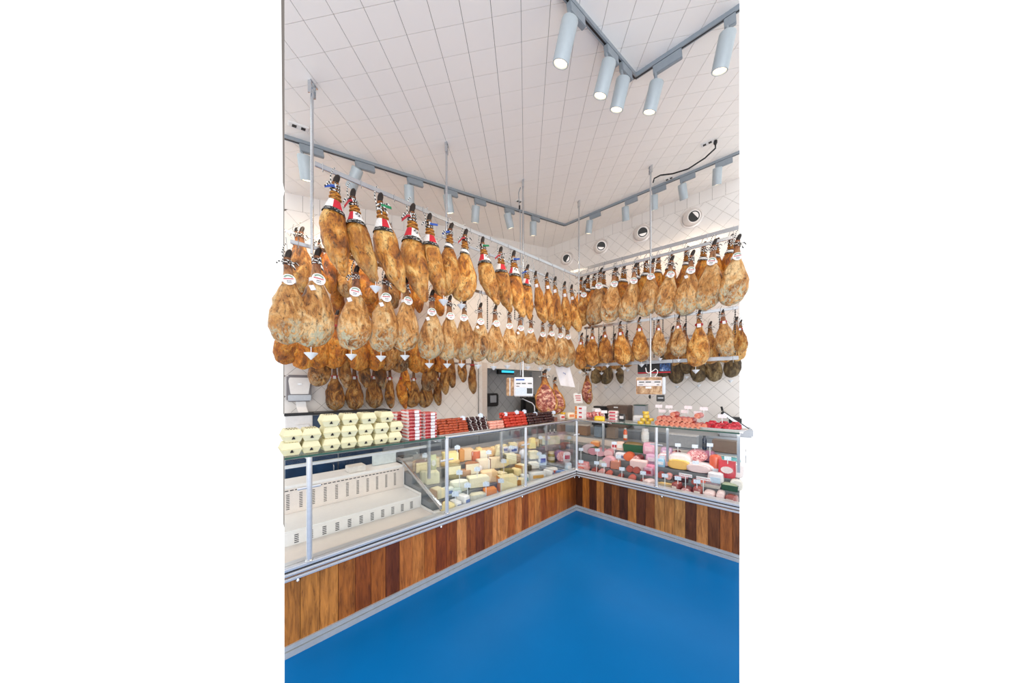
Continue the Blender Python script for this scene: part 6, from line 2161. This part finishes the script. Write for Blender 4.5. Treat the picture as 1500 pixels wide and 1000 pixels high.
# in the recess
o, w, h = wall_unit('hand_dryer', 'dark grey box dispenser on the grey tiles of the recess', 'dispenser', WL, .30, 713.5, 731, 576, 595, .115, 'dark', .02)
link('grey_front', MB().box(-w * .28, w * .26, -.012, 0, h * .28, h * .86).mesh('grey_front', M['steel_dull'], bevel=.01), o)
o, w, h = wall_unit('blue_light', 'turquoise lit tube fitting at the top of the recess', 'lamp', WL, .20, 730, 753, 541, 548, .06, 'dark', .004)
link('tube', MB().tube([(-w * .3, -.008, h * .55), (w * .45, -.008, h * .55)], h * .22, 8).mesh('tube', emit('turquoise_glow', (.05, .55, .75), 1.0), smooth=True), o)
o, w, h = wall_unit('work_bag', 'dark bag on the worktop in the recess beside the carved ham', 'bag', WL, .12, 768, 790, 582, 612, .16, 'dark', .05)
link('handle', MB().tube([(-w * .3, .02, h), (-w * .2, .0, h + .07), (w * .15, .0, h + .06), (w * .25, .02, h)], .008, 7).mesh('handle', M['dark'], smooth=True), o)
o2 = thing('recess_worktop', 'grey ledge at the bottom of the wall recess', 'shelf', WL.w((hx0 + hx1) / 2, 0, 0), WL.rot)
link('ledge', MB().box(-(hx1 - hx0) / 2 + .01, (hx1 - hx0) / 2 - .01, .01, nd - .006, 0, WL.xz(780, 612, .12)[1] - .002).mesh('ledge', M['steel_dull']), o2)

# machines on the right work counter
o, w, h = wall_unit('packing_machine', 'brown box-shaped packing machine on the right work counter', 'machine', WR, -.50, 889, 919, 594, 650, .36, 'machine', .01)
link('lid', MB().box(-w / 2 - .005, w / 2 + .005, -.01, .36, h - .055, h - .004).mesh('lid', M['machine'], bevel=.006), o)
link('name_plate', MB().box(-.05, .02, -.016, -.0105, h - .038, h - .018).mesh('name_plate', M['paper']), o)
link('panel_line', MB().box(-w / 2 + .01, w / 2 - .01, -.004, -.0005, h - .16, h - .15).mesh('panel_line', M['slot']), o)
o, w, h = wall_unit('clear_container', 'pale blue clear container beside the brown machine', 'container', WR, -.46, 928, 945, 594, 650, .25, 'steel_dull', .012)
link('lid', MB().box(-w / 2 - .006, w / 2 + .006, -.006, .25, h, h + .015).mesh('lid', M['glass_edge'], bevel=.004), o)
# blue-black bags behind the sliced meat
x, z, _ = WR.xz(880, 612, -.75)
o, w, h = wall_unit('folded_bags', 'dark and white folded bags behind the sliced meat', 'bag', WR, -.60, 866, 888, 595, 650, .2, 'dark', .03)
link('white_flap', MB().box(-w * .45, w * .1, -.006, 0, h - .10, h - .03).mesh('white_flap', M['paper'], bevel=.002), o)
# slicer at the right edge
x, z, _ = WR.xz(1074, 640, -.42)
sl = thing('meat_slicer', 'black and steel slicing machine at the right edge before the tiles', 'slicer', WR.w(x, -.42, .931), WR.rot)
hh = WR.xz(1074, 606, -.42)[1] - .931
link('base', MB().box(-.18, .22, -.12, .20, 0, .12).mesh('base', M['steel_dull'], bevel=.02), sl)
link('column', MB().box(-.05, .10, .02, .16, .12, hh - .05).mesh('column', M['dark'], bevel=.02), sl)
T = Matrix.Translation((0.02, -.02, hh - .10)) @ Matrix.Rotation(math.radians(38), 4, 'Y')
link('carriage', MB().box(-.20, .22, -.05, .05, -.025, .025, 0, T).mesh('carriage', M['dark'], bevel=.008), sl)
link('steel_plate', MB().box(-.17, .20, -.055, -.051, -.016, .016, 0, T).mesh('steel_plate', M['steel']), sl)
link('handle', MB().tube([T @ Vector((-.20, 0, .02)), T @ Vector((-.235, 0, .05)), T @ Vector((-.25, 0, .06))], .014, 8).mesh('handle', M['dark'], smooth=True), sl)
# kitchen things on the rear decks, seen through the glass
ZD = .852


def on_deck(frame, px, w, d, h, build, name, label, cat, off=.90, z=None, **kw):
    x = frame.xz(px, 640, off)[0]
    o = thing(name, label, cat, frame.w(x, off, (z or ZD) + .001), frame.rot)
    build(o, w, d, h, **kw)
    return o


def b_box(o, w, d, h, col=(150, 130, 116), lid=None, **k):
    link('body', MB().box(-w / 2, w / 2, -d / 2, d / 2, 0, h).mesh('body', M['tint'], bevel=.004), o, color=lin(col))
    if lid:
        link('lid', MB().box(-w / 2 - .004, w / 2 + .004, -d / 2 - .004, d / 2 + .004, h, h + .012).mesh('lid', M['tint'], bevel=.003), o, color=lin(lid))


def b_bottle(o, w, d, h, col=(230, 100, 50), lid=(236, 232, 226), **k):
    r = w / 2
    link('bottle_body', MB().lathe([(r * .9, 0), (r, .01), (r, h * .72), (r * .5, h * .88), (r * .5, h * .9)], 18).mesh('bottle_body', M['tint_gloss'], smooth=True), o, color=lin(col))
    link('cap', MB().lathe([(r * .55, h * .9), (r * .55, h)], 14).mesh('cap', M['tint']), o, color=lin(lid))
    link('printed_label', MB().lathe([(r * 1.02, h * .15), (r * 1.02, h * .45)], 18).mesh('printed_label', M['tint']), o, color=lin(lid))


on_deck(FR, 916, .055, .055, .17, b_bottle, 'orange_bottle', 'orange bottle behind the right case seen through the glass', 'bottle')
on_deck(FR, 945, .10, .10, .19, b_jar, 'white_jug', 'white plastic tub behind the right case seen through the glass', 'tub', col=(232, 230, 228), lid=(236, 236, 236))
on_deck(FR, 856, .16, .12, .15, b_box, 'wooden_box', 'brown wooden box behind the right case next to the corner post', 'box', col=(150, 118, 96), lid=(196, 190, 184))
on_deck(FR, 878, .12, .12, .16, b_box, 'grey_bin', 'blue grey plastic bin behind the right case', 'bin', col=(120, 136, 152), lid=(80, 90, 100))
on_deck(FR, 897, .14, .12, .16, b_box, 'grey_carton', 'taupe carton behind the right case left of the orange bottle', 'box', col=(132, 116, 104))
on_deck(FR, 1000, .34, .14, .15, b_box, 'steel_bin', 'long grey steel bin behind the right case right of the middle post', 'bin', col=(150, 154, 158), lid=(206, 206, 208))
on_deck(FR, 1032, .05, .05, .17, b_bottle, 'dark_bottle', 'dark blue bottle behind the right case', 'bottle', col=(30, 44, 70), lid=(60, 66, 76))
on_deck(FR, 1062, .24, .14, .14, b_box, 'brown_carton', 'brown carton behind the right case at the right edge', 'box', col=(120, 100, 86))
on_deck(FL, 822, .13, .10, .12, b_box, 'brown_box', 'brown carton behind the cheese case near the corner post', 'box', col=(150, 116, 96))
for k, px in enumerate((800, 806, 812)):
    on_deck(FL, px, .022, .022, .15, b_bottle, 'sauce_bottle', 'thin dark bottle behind the cheeses near the corner, %s from the left' % ORD[k], 'bottle', col=(40, 40, 52), lid=(230, 228, 224))
on_deck(FL, 563, .24, .03, .13, b_box, 'cutting_board', 'pale grey board standing behind the empty bay', 'board', .93, .826, col=(204, 214, 216))
on_deck(FL, 521, .15, .12, .055, b_box, 'white_box', 'low white box on the rear deck behind the empty bay', 'box', .86, .826, col=(222, 216, 208))
on_deck(FL, 594, .12, .10, .05, b_box, 'knife_block', 'dark and white tool tray at the end of the empty bay', 'tray', .88, .826, col=(170, 160, 156), lid=(40, 36, 36))

# name strips lying among the cooked hams
for k, (px, py) in enumerate([(1005, 695), (1031, 700)]):
    x, z, Y = FR.xz(px, py, .10)
    p = FR.w(x, .075, z)
    o = thing('name_strip', ['white strip reading Charcuteria under the yellow ham', 'white strip reading Charcuteria below the flat white ham'][k], 'sign', p, FR.rot)
    link('card', MB().box(-.062, .062, -.0015, .0015, -.016, .016).mesh('card', M['paper'], bevel=.001), o)
    link('stick', MB().box(-.003, .003, .0016, .004, STEPS[0][2] - z, .0).mesh('stick', M['stick']), o)
    fc = bpy.data.curves.new('lettering', 'FONT')
    fc.body = 'Charcutería'
    fc.size = .024
    fc.align_x, fc.align_y = 'CENTER', 'CENTER'
    fc.extrude = .0004
    tmp = bpy.data.objects.new('lettering_curve', fc)
    COL.objects.link(tmp)
    me = bpy.data.meshes.new_from_object(tmp.evaluated_get(bpy.context.evaluated_depsgraph_get()))
    bpy.data.objects.remove(tmp)
    me.materials.clear()
    me.materials.append(M['red_ink'])
    link('lettering', me, o, loc=(0, -.0025, 0), rot=(math.pi / 2, 0, 0))
